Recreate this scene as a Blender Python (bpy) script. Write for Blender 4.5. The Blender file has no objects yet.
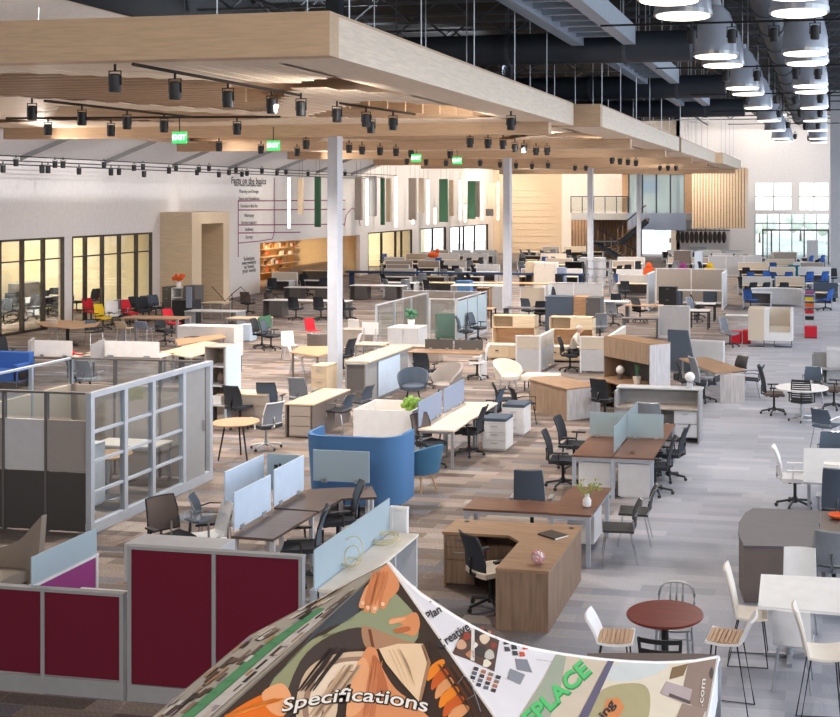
import bpy, bmesh, math, random
from mathutils import Vector, Matrix
random.seed(7)
R = math.radians
S = bpy.context.scene
COL = S.collection
# ------------------------------------------------------------------ camera model
F, CX, CY, H = 1150.0, 612.0, 197.0, 5.2
TH = math.atan(210.0 / F)
CT, ST = math.cos(TH), math.sin(TH)
def ray(px, py):
    a = (px - CX) / F; b = -(py - CY) / F
    return (a * CT - ST, a * ST + CT, b)          # room axes, camera at (0,0,H)
def at(px, py, z=0.0):
    r = ray(px, py); t = (z - H) / r[2]
    return (r[0] * t, r[1] * t)
def atX(px, py, X):
    r = ray(px, py); t = X / r[0]
    return (r[1] * t, H + r[2] * t)               # Y, z
def atY(px, py, Y):
    r = ray(px, py); t = Y / r[1]
    return (r[0] * t, H + r[2] * t)               # X, z
def atD(px, py, d):
    r = ray(px, py); n = math.sqrt(1 + ((px - CX) / F) ** 2) * 0 + 1
    return Vector((r[0] * d, r[1] * d, H + r[2] * d))
cam = bpy.data.cameras.new('camera'); co = bpy.data.objects.new('camera', cam); COL.objects.link(co)
co.location = (0, 0, H); co.rotation_euler = (math.pi / 2, 0, TH)
cam.sensor_width = 36; cam.lens = F / 840 * 36
cam.shift_x = -(CX - 420) / 840; cam.shift_y = -(358.5 - CY) / 840
cam.clip_end = 600
S.camera = co
# ------------------------------------------------------------------ materials
def lin(c):
    c = c / 255.0
    return c / 12.92 if c <= 0.04045 else ((c + 0.055) / 1.055) ** 2.4
def rgb(c): return (lin(c[0]), lin(c[1]), lin(c[2]), 1)
MATS = {}
def mat(name, c, rough=.6, metal=0, kind='plain', em=0, scale=1.0, amt=.12):
    if name in MATS: return MATS[name]
    m = bpy.data.materials.new(name); m.use_nodes = True
    nt = m.node_tree; N = nt.nodes; L = nt.links
    b = N['Principled BSDF']; col = rgb(c)
    b.inputs['Base Color'].default_value = col
    b.inputs['Roughness'].default_value = rough; b.inputs['Metallic'].default_value = metal
    tc = N.new('ShaderNodeTexCoord')
    if kind in ('wood', 'fabric', 'plain'):
        mp = N.new('ShaderNodeMapping'); L.new(tc.outputs['Object'], mp.inputs[0])
        if kind == 'wood': mp.inputs['Scale'].default_value = {0: (1.2, 14, 14), 1: (14, 1.2, 14), 2: (14, 14, 1.2)}[int(scale)]
        elif kind == 'fabric': mp.inputs['Scale'].default_value = (60, 60, 60)
        else: mp.inputs['Scale'].default_value = (3, 3, 3)
        nz = N.new('ShaderNodeTexNoise'); nz.inputs['Scale'].default_value = 2.0; nz.inputs['Detail'].default_value = 5
        L.new(mp.outputs[0], nz.inputs['Vector'])
        rp = N.new('ShaderNodeValToRGB')
        a = amt * (2.0 if kind == 'wood' else 1.0 if kind == 'fabric' else .35)
        rp.color_ramp.elements[0].position = .3; rp.color_ramp.elements[1].position = .7
        rp.color_ramp.elements[0].color = (col[0] * (1 - a), col[1] * (1 - a), col[2] * (1 - a), 1)
        rp.color_ramp.elements[1].color = (min(1, col[0] * (1 + a)), min(1, col[1] * (1 + a)), min(1, col[2] * (1 + a)), 1)
        L.new(nz.outputs[0], rp.inputs[0]); L.new(rp.outputs[0], b.inputs['Base Color'])
        if kind == 'fabric': b.inputs['Roughness'].default_value = .95
    if em:
        b.inputs['Emission Color'].default_value = col; b.inputs['Emission Strength'].default_value = em
    MATS[name] = m
    return m
def glass(name, tint, tr, rough=.05):
    m = bpy.data.materials.new(name); m.use_nodes = True
    nt = m.node_tree; N = nt.nodes; L = nt.links; N.remove(N['Principled BSDF'])
    t = N.new('ShaderNodeBsdfTransparent'); t.inputs[0].default_value = rgb(tint)
    if tr > .7: g = N.new('ShaderNodeBsdfGlossy'); g.inputs['Color'].default_value = (.9, .95, 1, 1); g.inputs['Roughness'].default_value = rough
    else: g = N.new('ShaderNodeBsdfPrincipled'); g.inputs['Base Color'].default_value = rgb(tint); g.inputs['Roughness'].default_value = rough
    mx = N.new('ShaderNodeMixShader'); mx.inputs[0].default_value = 1 - tr
    L.new(t.outputs[0], mx.inputs[1]); L.new(g.outputs[0], mx.inputs[2]); L.new(mx.outputs[0], N['Material Output'].inputs[0])
    MATS[name] = m
    return m
M = dict(
 white=mat('white_paint', (226, 226, 228), .5), offwhite=mat('warm_white_paint', (222, 214, 204), .6),
 wall=mat('wall_paint', (226, 221, 219), .8), soffit=mat('soffit_paint', (222, 221, 224), .8),
 lgray=mat('light_gray_laminate', (190, 192, 197), .5), mgray=mat('mid_gray_laminate', (146, 146, 148), .6),
 taupe=mat('taupe_laminate', (160, 150, 142), .7), taupe2=mat('taupe_fabric', (152, 146, 143), .9, kind='fabric'), dgray=mat('dark_gray_laminate', (92, 90, 90), .6),
 char=mat('charcoal_panel', (72, 70, 70), .8, kind='fabric'), beige=mat('beige_laminate', (205, 186, 160), .5),
 birch=mat('light_wood', (216, 196, 168), .5, kind='wood', scale=0, amt=.05), tan=mat('tan_wood', (184, 146, 112), .5, kind='wood', scale=0, amt=.1),
 canopy=mat('canopy_ash_wood', (200, 172, 142), .55, kind='wood', scale=0, amt=.05), canopy_lit=mat('canopy_ash_wood_lit', (228, 212, 192), .55, kind='wood', scale=1, amt=.05),  # paler ash copy has the light on undersides and side fascia painted in
 canopyd=mat('canopy_brown_wood', (158, 128, 102), .6, kind='wood', scale=0, amt=.05),
 walnut=mat('walnut_top', (112, 78, 62), .4, kind='wood', scale=0, amt=.16), oakd=mat('brown_oak', (150, 120, 94), .45, kind='wood', scale=0, amt=.13),
 oakv=mat('brown_oak_vertical', (134, 110, 92), .55, kind='wood', scale=2, amt=.12), ashg=mat('gray_ash_vertical', (186, 184, 188), .5, kind='wood', scale=2, amt=.1),
 hutch=mat('gray_brown_wood', (150, 128, 108), .5, kind='wood', scale=2, amt=.12), darktop=mat('dark_brown_top', (98, 84, 78), .4, kind='wood', scale=0, amt=.08),
 slate=mat('slate_desk', (90, 86, 92), .5, kind='wood', scale=0, amt=.06), graybrown=mat('gray_brown_panel', (112, 102, 98), .6),
 cherry=mat('cherry_top', (118, 46, 34), .28, kind='wood', scale=0, amt=.12), silver=mat('silver_metal', (176, 180, 186), .35, .7),
 alum=mat('aluminium_frame', (182, 190, 202), .4, .3), chrome=mat('chrome', (210, 212, 215), .15, 1), blackm=mat('black_metal', (30, 30, 32), .5, .3),
 black=mat('black_plastic', (34, 35, 38), .55), mesh=mat('black_mesh', (44, 48, 56), .8, kind='fabric'), bluemesh=mat('slate_blue_mesh', (76, 88, 104), .8, kind='fabric'),
 graym=mat('gray_mesh', (126, 132, 142), .85, kind='fabric'), brownm=mat('brown_mesh', (100, 88, 84), .85, kind='fabric'), navy=mat('navy_fabric', (42, 62, 96), .9, kind='fabric'),
 frameg=mat('partition_frame_gray', (150, 152, 156), .5), magenta=mat('magenta_fabric', (98, 0, 36), .95, kind='fabric', amt=.06), violet=mat('violet_fabric', (146, 58, 126), .95, kind='fabric', amt=.06),
 blue=mat('booth_blue_fabric', (74, 116, 164), .95, kind='fabric', amt=.05), teal=mat('tub_blue_fabric', (62, 108, 142), .95, kind='fabric'),
 royal=mat('royal_blue_fabric', (48, 92, 168), .9, kind='fabric'), red=mat('red_fabric', (196, 34, 52), .8, kind='fabric'), yellow=mat('yellow_fabric', (222, 186, 40), .8, kind='fabric'),
 green=mat('green_fabric', (72, 118, 92), .9, kind='fabric'), orange=mat('orange_fabric', (224, 96, 44), .9, kind='fabric'), lime=mat('leaf_green', (120, 160, 60), .6),
 beigef=mat('beige_fabric', (206, 194, 178), .9, kind='fabric'), column=mat('column_paint', (188, 194, 206), .5), sand=mat('sand_fabric', (140, 130, 120), .95, kind='fabric'), screenb=mat('blue_gray_screen', (142, 154, 178), .9, kind='fabric', amt=.04),
 dark=mat('dark_roof', (20, 24, 30), .9), duct=mat('dark_duct', (48, 56, 66), .6), truss=mat('dark_truss_steel', (70, 76, 84), .7), tray=mat('pale_gray_steel', (168, 180, 192), .5),
 dome=mat('pendant_gray_enamel', (168, 176, 190), .22), glow=mat('lamp_glow', (255, 240, 218), .5, em=3.0), tube=mat('tube_glow', (255, 246, 232), .5, em=5.0),
 exitg=mat('exit_green', (240, 255, 244), .5, em=1.2), exitw=mat('exit_white', (60, 196, 104), .5, em=.9), frame=mat('dark_brown_frame', (58, 48, 44), .5),
 kitchen=mat('kitchen_amber', (214, 160, 96), .6), screen=mat('display_blue', (70, 150, 210), .3, em=1.0), skin=mat('skin', (208, 158, 132), .6), hair=mat('white_hair', (196, 188, 178), .8),
 shirt=mat('white_cloth', (206, 198, 188), .9, kind='fabric'), bench=mat('pale_oak_top', (222, 208, 190), .45, kind='wood', scale=0, amt=.04), paper=mat('paper', (236, 234, 230), .8),
 basef=mat('sand_wall', (208, 188, 166), .8), tealc=mat('teal_cover', (30, 128, 148), .8), ink=mat('ink', (40, 38, 44), .7), pink=mat('pink_wire', (206, 150, 160), .5), plum=mat('plum_line', (150, 70, 110), .7),
)
M['glass'] = glass('clear_glass', (242, 247, 250), .9); M['frost'] = glass('frosted_glass', (182, 202, 214), .22, .4)
M['frostw'] = mat('white_screen', (196, 214, 236), .5); M['wglass'] = glass('window_glass', (246, 248, 246), .9, .03); M['dglass'] = glass('pale_green_glass', (200, 216, 222), .5, .2)
# ------------------------------------------------------------------ mesh builder
class MB:
    def __init__(s): s.v = []; s.f = []; s.m = Matrix.Identity(4)
    def add(s, vs, fs):
        o = len(s.v); s.v += [tuple(s.m @ Vector(v)) for v in vs]; s.f += [tuple(i + o for i in f) for f in fs]; return s
    def box(s, x0, y0, z0, x1, y1, z1):
        if x0 > x1: x0, x1 = x1, x0
        if y0 > y1: y0, y1 = y1, y0
        if z0 > z1: z0, z1 = z1, z0
        return s.add([(x0, y0, z0), (x1, y0, z0), (x1, y1, z0), (x0, y1, z0), (x0, y0, z1), (x1, y0, z1), (x1, y1, z1), (x0, y1, z1)],
                     [(0, 3, 2, 1), (4, 5, 6, 7), (0, 1, 5, 4), (1, 2, 6, 5), (2, 3, 7, 6), (3, 0, 4, 7)])
    def prism(s, poly, z0, z1):
        n = len(poly)
        return s.add([(x, y, z0) for x, y in poly] + [(x, y, z1) for x, y in poly],
                     [tuple(range(n - 1, -1, -1)), tuple(range(n, 2 * n))] + [(i, (i + 1) % n, n + (i + 1) % n, n + i) for i in range(n)])
    def lathe(s, prof, n=16, cx=0, cy=0):
        vs = []; fs = []; k = len(prof)
        for r, z in prof:
            vs += [(cx + r * math.cos(2 * math.pi * i / n), cy + r * math.sin(2 * math.pi * i / n), z) for i in range(n)]
        for j in range(k - 1):
            fs += [(j * n + i, j * n + (i + 1) % n, (j + 1) * n + (i + 1) % n, (j + 1) * n + i) for i in range(n)]
        fs += [tuple(range(n - 1, -1, -1)), tuple(range((k - 1) * n, k * n))]
        return s.add(vs, fs)
    def cyl(s, x, y, z0, z1, r, n=12, r2=None): return s.lathe([(r, z0), (r if r2 is None else r2, z1)], n, x, y)
    def tube(s, pts, r, n=6, closed=False):
        pts = [Vector(p) for p in pts]; k = len(pts); vs = []; fs = []
        for i, p in enumerate(pts):
            a = pts[(i - 1) % k] if (closed or i > 0) else p; b = pts[(i + 1) % k] if (closed or i < k - 1) else p
            t = (b - a).normalized(); u = t.cross(Vector((0, 0, 1)))
            if u.length < .15: u = t.cross(Vector((0, 1, 0))) if i % 1 == 0 else u
            if abs(t.z) > .98: u = t.cross(Vector((0, 1, 0)))
            u.normalize(); w = t.cross(u)
            vs += [tuple(p + (u * math.cos(2 * math.pi * j / n) + w * math.sin(2 * math.pi * j / n)) * r) for j in range(n)]
        for i in range(k if closed else k - 1):
            q = (i + 1) % k
            fs += [(i * n + j, i * n + (j + 1) % n, q * n + (j + 1) % n, q * n + j) for j in range(n)]
        if not closed: fs += [tuple(range(n - 1, -1, -1)), tuple(range((k - 1) * n, k * n))]
        return s.add(vs, fs)
    def sheet(s, fn, nu, nv, th):
        """closed curved slab: fn(u,v) -> point for u,v in 0..1, thickness th along the local normal"""
        P = [[Vector(fn(i / nu, j / nv)) for j in range(nv + 1)] for i in range(nu + 1)]
        top = []; bot = []
        for i in range(nu + 1):
            for j in range(nv + 1):
                du = P[min(i + 1, nu)][j] - P[max(i - 1, 0)][j]; dv = P[i][min(j + 1, nv)] - P[i][max(j - 1, 0)]
                nn = du.cross(dv)
                nn = nn.normalized() if nn.length > 1e-9 else Vector((0, 0, 1))
                top.append(tuple(P[i][j] + nn * th / 2)); bot.append(tuple(P[i][j] - nn * th / 2))
        w = nv + 1; n0 = len(top); fs = []
        for i in range(nu):
            for j in range(nv):
                a, b, c, d = i * w + j, (i + 1) * w + j, (i + 1) * w + j + 1, i * w + j + 1
                fs += [(a, b, c, d), (n0 + d, n0 + c, n0 + b, n0 + a)]
        for i in range(nu):
            a, b = i * w, (i + 1) * w; fs.append((b, a, n0 + a, n0 + b)); a, b = i * w + nv, (i + 1) * w + nv; fs.append((a, b, n0 + b, n0 + a))
        for j in range(nv):
            a, b = j, j + 1; fs.append((a, b, n0 + b, n0 + a)); a, b = nu * w + j, nu * w + j + 1; fs.append((b, a, n0 + a, n0 + b))
        return s.add(top + bot, fs)
    def ball(s, c, r, n=10, sx=1, sy=1, sz=1):
        k = n // 2 + 1
        s2 = MB(); s2.lathe([(max(1e-3, r * math.sin(math.pi * i / k)), -r * math.cos(math.pi * i / k)) for i in range(k + 1)], n)
        return s.add([(c[0] + x * sx, c[1] + y * sy, c[2] + z * sz) for x, y, z in s2.v], s2.f)
    def build(s, name, m, parent=None, bevel=0, smooth=False, loc=None, rz=0):
        me = bpy.data.meshes.new(name); me.from_pydata(s.v, [], s.f)
        bm = bmesh.new(); bm.from_mesh(me)
        if bevel: bmesh.ops.bevel(bm, geom=bm.edges[:], offset=bevel, segments=2, affect='EDGES', profile=.6)
        bmesh.ops.recalc_face_normals(bm, faces=bm.faces[:])
        bm.to_mesh(me); bm.free()
        if smooth:
            me.shade_smooth()
            me.set_sharp_from_angle(angle=R(38))
        me.materials.append(M[m] if isinstance(m, str) else m)
        o = bpy.data.objects.new(name, me); COL.objects.link(o)
        if parent: o.parent = parent
        if loc: o.location = loc
        if rz: o.rotation_euler.z = R(rz)
        return o
def empty(name, loc=(0, 0, 0), rz=0):
    o = bpy.data.objects.new(name, None); COL.objects.link(o); o.location = loc; o.rotation_euler.z = R(rz); o.empty_display_size = .1
    return o
def tag(o, label=None, cat=None, group=None, kind=None):
    if label: o['label'] = label
    if cat: o['category'] = cat
    if group: o['group'] = group
    if kind: o['kind'] = kind
    return o
KIDS = {}
def copy_tree(o, parent=None):
    c = o.copy(); COL.objects.link(c)
    if parent: c.parent = parent; c.matrix_parent_inverse = o.matrix_parent_inverse
    ch = KIDS.get(o.name)
    if ch is None: ch = KIDS[o.name] = list(o.children)
    for k in ch: copy_tree(k, c)
    return c
PROTO = {}
def inst(key, maker, x, y, rz, label, cat, group=None, z=0):
    """first use moves the prototype itself; later uses copy it and its parts"""
    if key not in PROTO:
        o = maker(); PROTO[key] = o; bpy.context.view_layer.update()
    else:
        src = PROTO[key]; o = copy_tree(src)
        for k in ('group',):
            if k in o: del o[k]
    o.location = (x, y, z); o.rotation_euler.z = R(rz)
    tag(o, label, cat, group)
    return o
def struct(mb, name, m, **k):
    return tag(mb.build(name, m, **k), kind='structure')
# ------------------------------------------------------------------ chairs (face -Y at rz 0)
def back_fn(w, z0, z1, y0, lean, curve):
    def fn(u, v):
        x = (u - .5) * w * (1 - .12 * v * v)
        return (x, y0 + lean * v - curve * (1 - (2 * u - 1) ** 2) * -1 * .5 - .03 * math.sin(v * math.pi), z0 + (z1 - z0) * v)
    return fn
def ring(fn, n=6):
    pts = [fn(0, i / n) for i in range(n)] + [fn(i / n, 1) for i in range(n)] + [fn(1, 1 - i / n) for i in range(n)] + [fn(1 - i / n, 0) for i in range(n)]
    return pts
def five_base(t, fm, detail):
    b = MB()
    ca = []
    for k in range(5):
        a = 2 * math.pi * k / 5 + .3
        ex, ey = .31 * math.cos(a), .31 * math.sin(a)
        b.tube([(0, 0, .13), (ex * .5, ey * .5, .105), (ex, ey, .075)], .02, 6)
        ca.append((ex, ey))
    b.cyl(0, 0, .08, .17, .045, 10)
    if not detail:
        for ex, ey in ca: b.ball((ex, ey, .035), .035, 6)
    o = b.build('base', fm, t, smooth=True)
    if detail:
        for ex, ey in ca: MB().ball((ex, ey, .033), .033, 8, sx=.8).build('caster', 'black', o, smooth=True)
    return o
def task_chair(frame='black', mesh='mesh', seat='mesh', base='black', arms=True, high=False, detail=True, slats=False):
    def mk():
        t = empty('task_chair')
        five_base(t, base, detail)
        MB().cyl(0, 0, .15, .43, .028, 8).box(-.11, -.11, .415, .11, .11, .44).build('gas_lift', 'blackm' if base == 'black' else base, t)
        def sf(u, v):
            x = (u - .5) * .48; y = -.23 + .46 * v
            return (x, y, .47 + .02 * (2 * u - 1) ** 2 - .03 * max(0, .25 - v) * 4 * .5)
        MB().sheet(sf, 6, 6, .06).build('seat', seat, t, smooth=True)
        z1 = 1.16 if high else 1.0
        fn = back_fn(.46, .55, z1, .22, .12, .09)
        if slats:
            sb = MB()
            for q in range(9): sb.sheet(lambda u, v: fn(u, (q + .15 + .6 * v) / 9), 5, 1, .012)
            bk = sb.build('backrest', mesh, t, smooth=True)
        else:
            bk = MB().sheet(fn, 6, 6, .018 if not high else .05).build('backrest', mesh, t, smooth=True)
        MB().tube(ring(fn), .014, 6, True).tube([(0, .16, .43), (0, .3, .5), (0, .3, .7)], .022, 6).build('back_frame', frame, bk, smooth=True)
        if arms:
            for s in (-1, 1):
                MB().tube([(s * .2, .05, .44), (s * .29, .05, .46), (s * .29, .03, .66)], .016, 6).box(s * .29 - .035, -.14, .655, s * .29 + .035, .13, .68).build('armrest', frame, t)
        return t
    return mk
def guest_chair(frame='chrome', shell='black', arms=False, low=False, mesh=None):
    def mk():
        t = empty('guest_chair')
        def sf(u, v):
            return ((u - .5) * .46, -.22 + .44 * v, .45 + .02 * (2 * u - 1) ** 2 - .02 * (v - .3))
        MB().sheet(sf, 6, 5, .03).build('seat', shell, t, smooth=True)
        fn = back_fn(.45, .52, .84, .22, .1, .08)
        bk = MB().sheet(fn, 6, 5, .02).build('backrest', mesh or shell, t, smooth=True)
        MB().tube(ring(fn, 4), .011, 5, True).build('back_frame', frame, bk, smooth=True)
        for sx in (-1, 1):
            MB().tube([(sx * .2, -.17, .43), (sx * .24, -.23, 0)], .011, 6).build('leg', frame, t)
            MB().tube([(sx * .2, .17, .43), (sx * .24, .27, 0)], .011, 6).build('leg', frame, t)
            if arms: MB().tube([(sx * .23, -.2, .3), (sx * .26, -.2, .64), (sx * .26, .1, .66), (sx * .22, .26, .62)], .013, 6).build('armrest', frame, t)
        MB().tube([(-.21, .19, .42), (-.21, .25, .55)], .011, 5).tube([(.21, .19, .42), (.21, .25, .55)], .011, 5).build('back_post', frame, t)
        return t
    return mk
def shell_chair(shell='white', leg='silver', seat_h=.46, sled=False, slat=False, high=.42):
    def mk():
        t = empty('shell_chair' if seat_h < .6 else 'counter_stool')
        h = seat_h
        def fn(u, v):
            x = (u - .5) * (.43 - .05 * v)
            if v < .55:
                q = v / .55; return (x, -.2 + .37 * q, h + .015 - .02 * math.sin(q * math.pi) + .015 * (2 * u - 1) ** 2)
            q = (v - .55) / .45; return (x, .17 + .12 * q - .05 * (1 - q) * q + .03 * -(2 * u - 1) ** 2, h + .015 + high * q)
        MB().sheet(fn, 6, 14, .022).build('shell', shell, t, smooth=True)
        if slat:
            sb = MB()
            for q in range(8): sb.box(-.19, -.19 + q * .044, h + .02, .19, -.155 + q * .044, h + .034)
            sb.build('seat_slats', 'tan', t)
        if sled:
            for s in (-1, 1):
                MB().tube([(s * .16, -.14, h - .01), (s * .2, -.2, .01), (s * .2, .24, .01), (s * .16, .12, h - .01)], .009, 6).build('leg_frame', leg, t)
            if h > .6: MB().tube([(-.187, -.18, .28), (.187, -.18, .28)], .009, 6).build('footrest', leg, t)
            else: MB().tube([(-.2, .24, .012), (.2, .24, .012)], .009, 6).build('cross_bar', leg, t)
        else:
            for sx in (-1, 1):
                for sy in (-1, 1): MB().tube([(sx * .15, sy * .13, h - .01), (sx * .2, sy * .2, 0)], .013, 6).build('leg', leg, t)
        return t
    return mk
def cafe_metal_chair(c, hoop=True):
    def mk():
        t = empty('metal_chair')
        MB().sheet(lambda u, v: ((u - .5) * .4, -.2 + .4 * v, .45 - .02 * math.sin(u * math.pi)), 5, 4, .02).build('seat', c, t, smooth=True)
        for sx in (-1, 1):
            MB().tube([(sx * .17, -.17, .44), (sx * .19, -.2, 0)], .015, 6).build('leg', c, t)
            MB().tube([(sx * .17, .17, .44), (sx * .19, .23, 0)], .015, 6).build('leg', c, t)
        b = MB()
        if hoop:
            b.tube([(-.18, .18, .44), (-.2, .23, .6), (-.2, .24, .7), (-.18, .25, .77), (-.14, .26, .81), (-.07, .265, .83), (0, .27, .835), (.07, .265, .83), (.14, .26, .81), (.18, .25, .77), (.2, .24, .7), (.2, .23, .6), (.18, .18, .44)], .017, 8)
            for x in (-.07, 0, .07): b.box(x - .012, .215, .46, x + .012, .23, .7); b.tube([(x, .22, .68), (x, .265, .825)], .01, 5)
        else:
            b.tube([(-.18, .18, .44), (-.21, .26, .87)], .017, 8).tube([(.18, .18, .44), (.21, .26, .87)], .017, 8)
            for z in (.62, .72, .83): b.sheet(lambda u, v, z=z: ((u - .5) * .42, .2 + (z - .44) * .17 + .04 * math.sin(u * math.pi), z + .045 * v), 6, 1, .012)
        b.build('backrest', c, t, smooth=True)
        MB().tube([(-.18, -.18, .2), (.18, -.18, .2), (.18, .2, .2), (-.18, .2, .2)], .01, 5, True).build('stretcher', c, t)
        return t
    return mk
def tub_chair(c='teal', leg='tan', s=1.0, high=.42):
    def mk():
        t = empty('lounge_chair')
        MB().lathe([(.2 * s, .3), (.3 * s, .33), (.31 * s, .42), (.26 * s, .45)], 18).build('seat', c, t, smooth=True)
        def fn(u, v):
            a = R(-25 + 230 * u); r = (.3 + .08 * v) * s; lift = (math.sin(u * math.pi)) ** .7
            return (r * math.cos(a), r * math.sin(a) + .0, .34 + v * (.18 + (high - .1) * lift))
        MB().sheet(fn, 18, 4, .05).build('backrest', c, t, smooth=True)
        for k in range(4):
            a = math.pi / 4 + k * math.pi / 2
            MB().tube([(.16 * math.cos(a), .16 * math.sin(a), .32), (.27 * math.cos(a), .27 * math.sin(a), 0)], .016, 6).build('leg', leg, t)
        return t
    return mk
NCH = [0]
def chair(key, px, py, rz, label, group=None, cat='chair', z=0):
    x, y = at(px, py, z)
    return inst(('c', key), CH[key], x, y, rz, label, cat, group, z)
CH = dict(
 black=task_chair(), blackfar=task_chair(detail=False, arms=False), grayfar=task_chair('silver', 'graym', 'graym', 'black', detail=False, arms=False),
 whiteback=task_chair('white', 'graym', 'mesh', 'silver'), beigeseat=task_chair('black', 'mesh', 'beigef', 'black'), bluehigh=task_chair('silver', 'bluemesh', 'mesh', 'black', high=True),
 bluemesh=task_chair('black', 'bluemesh', 'mesh', 'black'), graytask=task_chair('silver', 'graym', 'graym', 'black'), exec=task_chair('black', 'mesh', 'brownm', 'black', high=True),
 slat=task_chair('black', 'black', 'black', 'silver', slats=True), redtask=task_chair('black', 'red', 'red', 'black', detail=False), yellowtask=task_chair('black', 'yellow', 'yellow', 'black', detail=False),
 whitetask=task_chair('white', 'white', 'white', 'black'), browntask=task_chair('black', 'brownm', 'mesh', 'black'),
 guest=guest_chair(), guestarm=guest_chair('blackm', 'mesh', True), guestmesh=guest_chair('chrome', 'mesh', True, mesh='bluemesh'), guestgray=guest_chair('chrome', 'graym', True),
 shell=shell_chair(), shellsled=shell_chair('offwhite', 'blackm', .5, True, high=.5), stool=shell_chair('white', 'blackm', .73, True, True, high=.24), stoolhi=shell_chair('offwhite', 'blackm', .72, True, high=.44),
 barlime=shell_chair('beige', 'silver', .7, False, high=.25), barblue=shell_chair('screenb', 'silver', .7, False, high=.25), redshell=shell_chair('red', 'chrome'),
 navyhoop=cafe_metal_chair('silver'), navyladder=cafe_metal_chair('blackm', False), tub=tub_chair(), tubwhite=tub_chair('offwhite', 'silver'), tubgray=tub_chair('bluemesh', 'blackm'), tubsand=tub_chair('taupe2', 'blackm', 1.1, .5),
)
# ------------------------------------------------------------------ case goods (local: near right corner at origin, -X wide, +Y deep)
def NR(px, py, z): x, y = at(px, py, z); return x, y
def desk(px, py, w, d, top, legs, label, h=.74, rz=0, panel=None, ped=None, group=None, near=False, name='desk', cat='desk', xy=None, end='panel'):
    x, y = xy or at(px, py, h); t = empty(name, (x, y, 0), rz)
    MB().box(-w, 0, h - .03, 0, d, h).build('desktop', top, t, bevel=.004 if near else 0)
    if end == 'panel':
        for xx in (-w + .01, -.04): MB().box(xx, .02, 0, xx + .03, d - .02, h - .03).build('end_panel', legs, t)
    elif end == 'legs':
        for xx in (-w + .02, -.07):
            for yy in (.02, d - .07): MB().box(xx, yy, 0, xx + .05, yy + .05, h - .03).build('leg', legs, t)
        MB().box(-w + .07, .03, h - .08, -.07, .07, h - .03).build('rail', legs, t); MB().box(-w + .07, d - .07, h - .08, -.07, d - .03, h - .03).build('rail', legs, t)
    elif end == 't':
        for xx in (-w + .2, -.27): MB().box(xx, d * .5 - .04, .03, xx + .07, d * .5 + .04, h - .03).box(xx, .06, 0, xx + .07, d - .06, .03).build('leg', legs, t)
    if panel: MB().box(-w + .05, d - .1, .2, -.05, d - .08, h - .03).build('modesty_panel', panel, t)
    if ped:
        for (xo, wd, c) in ped:
            b = MB().box(xo - wd, .03, .03, xo, d - .12, h - .04).build('pedestal', c, t)
            for q in range(3):
                dr = MB().box(xo - wd + .01, .01, .06 + q * .21, xo - .01, .03, .25 + q * .21).build('drawer', c, b)
                if near: MB().box(xo - wd / 2 - .06, -.01, .2 + q * .21, xo - wd / 2 + .06, .01, .21 + q * .21).build('handle', 'chrome', dr)
    return tag(t, label, cat, group)
def cabinet(px, py, w, d, h, body, label, face='drawers', top=None, rz=0, group=None, n=2, name='cabinet', cat='cabinet', facem=None, z0=0, handle='silver', xy=None):
    x, y = xy or at(px, py, z0 + h); t = empty(name, (x, y, z0), rz)
    fm = facem or body
    if face == 'open':
        MB().box(-w, .02, 0, 0, d, .05).box(-w, 0, .05, -w + .03, d, h).box(-.03, 0, .05, 0, d, h).box(-w + .03, d - .02, .05, -.03, d, h).build('body', body, t)
        for q in range(1, n): MB().box(-w + .03, .01, .05 + q * (h - .08) / n, -.03, d - .02, .08 + q * (h - .08) / n).build('shelf', fm, t)
    else:
        MB().box(-w, 0, .03, 0, d, h - .02).box(-w + .03, .03, 0, -.03, d - .03, .03).build('body', body, t)
        for q in range(n):
            if face == 'drawers':
                z = .05 + q * (h - .09) / n; zz = z + (h - .09) / n - .012
                o = MB().box(-w + .012, -.018, z, -.012, 0, zz).build('drawer', fm, t)
                MB().box(-w / 2 - .07, -.03, zz - .05, -w / 2 + .07, -.018, zz - .038).build('handle', handle, o)
            elif face == 'doors':
                xx = -w + .01 + q * (w - .02) / n
                o = MB().box(xx + .004, -.018, .05, xx + (w - .02) / n - .004, 0, h - .04).build('door', fm, t)
                MB().box(xx + .03, -.03, h - .2, xx + .042, -.018, h - .08).build('handle', handle, o)
    MB().box(-w, 0 if face == 'open' else -.018, h - .03, 0, d, h).build('top', top or body, t)
    return tag(t, label, cat, group)
def screen(px, py, w, h, z, m, label, rz=0, th=.02, group=None, frame=None, name='desk_screen', cat='desk screen', xy=None):
    x, y = xy or at(px, py, z + h); t = empty(name, (x, y, z), rz)
    MB().box(-w, 0, .02, 0, th, h).build('screen_panel', m, t)
    MB().box(-w * .85, -.01, 0, -w * .75, th + .01, .06).box(-w * .25, -.01, 0, -w * .15, th + .01, .06).build('clamp', frame or 'silver', t)
    return tag(t, label, cat, group)
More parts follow.
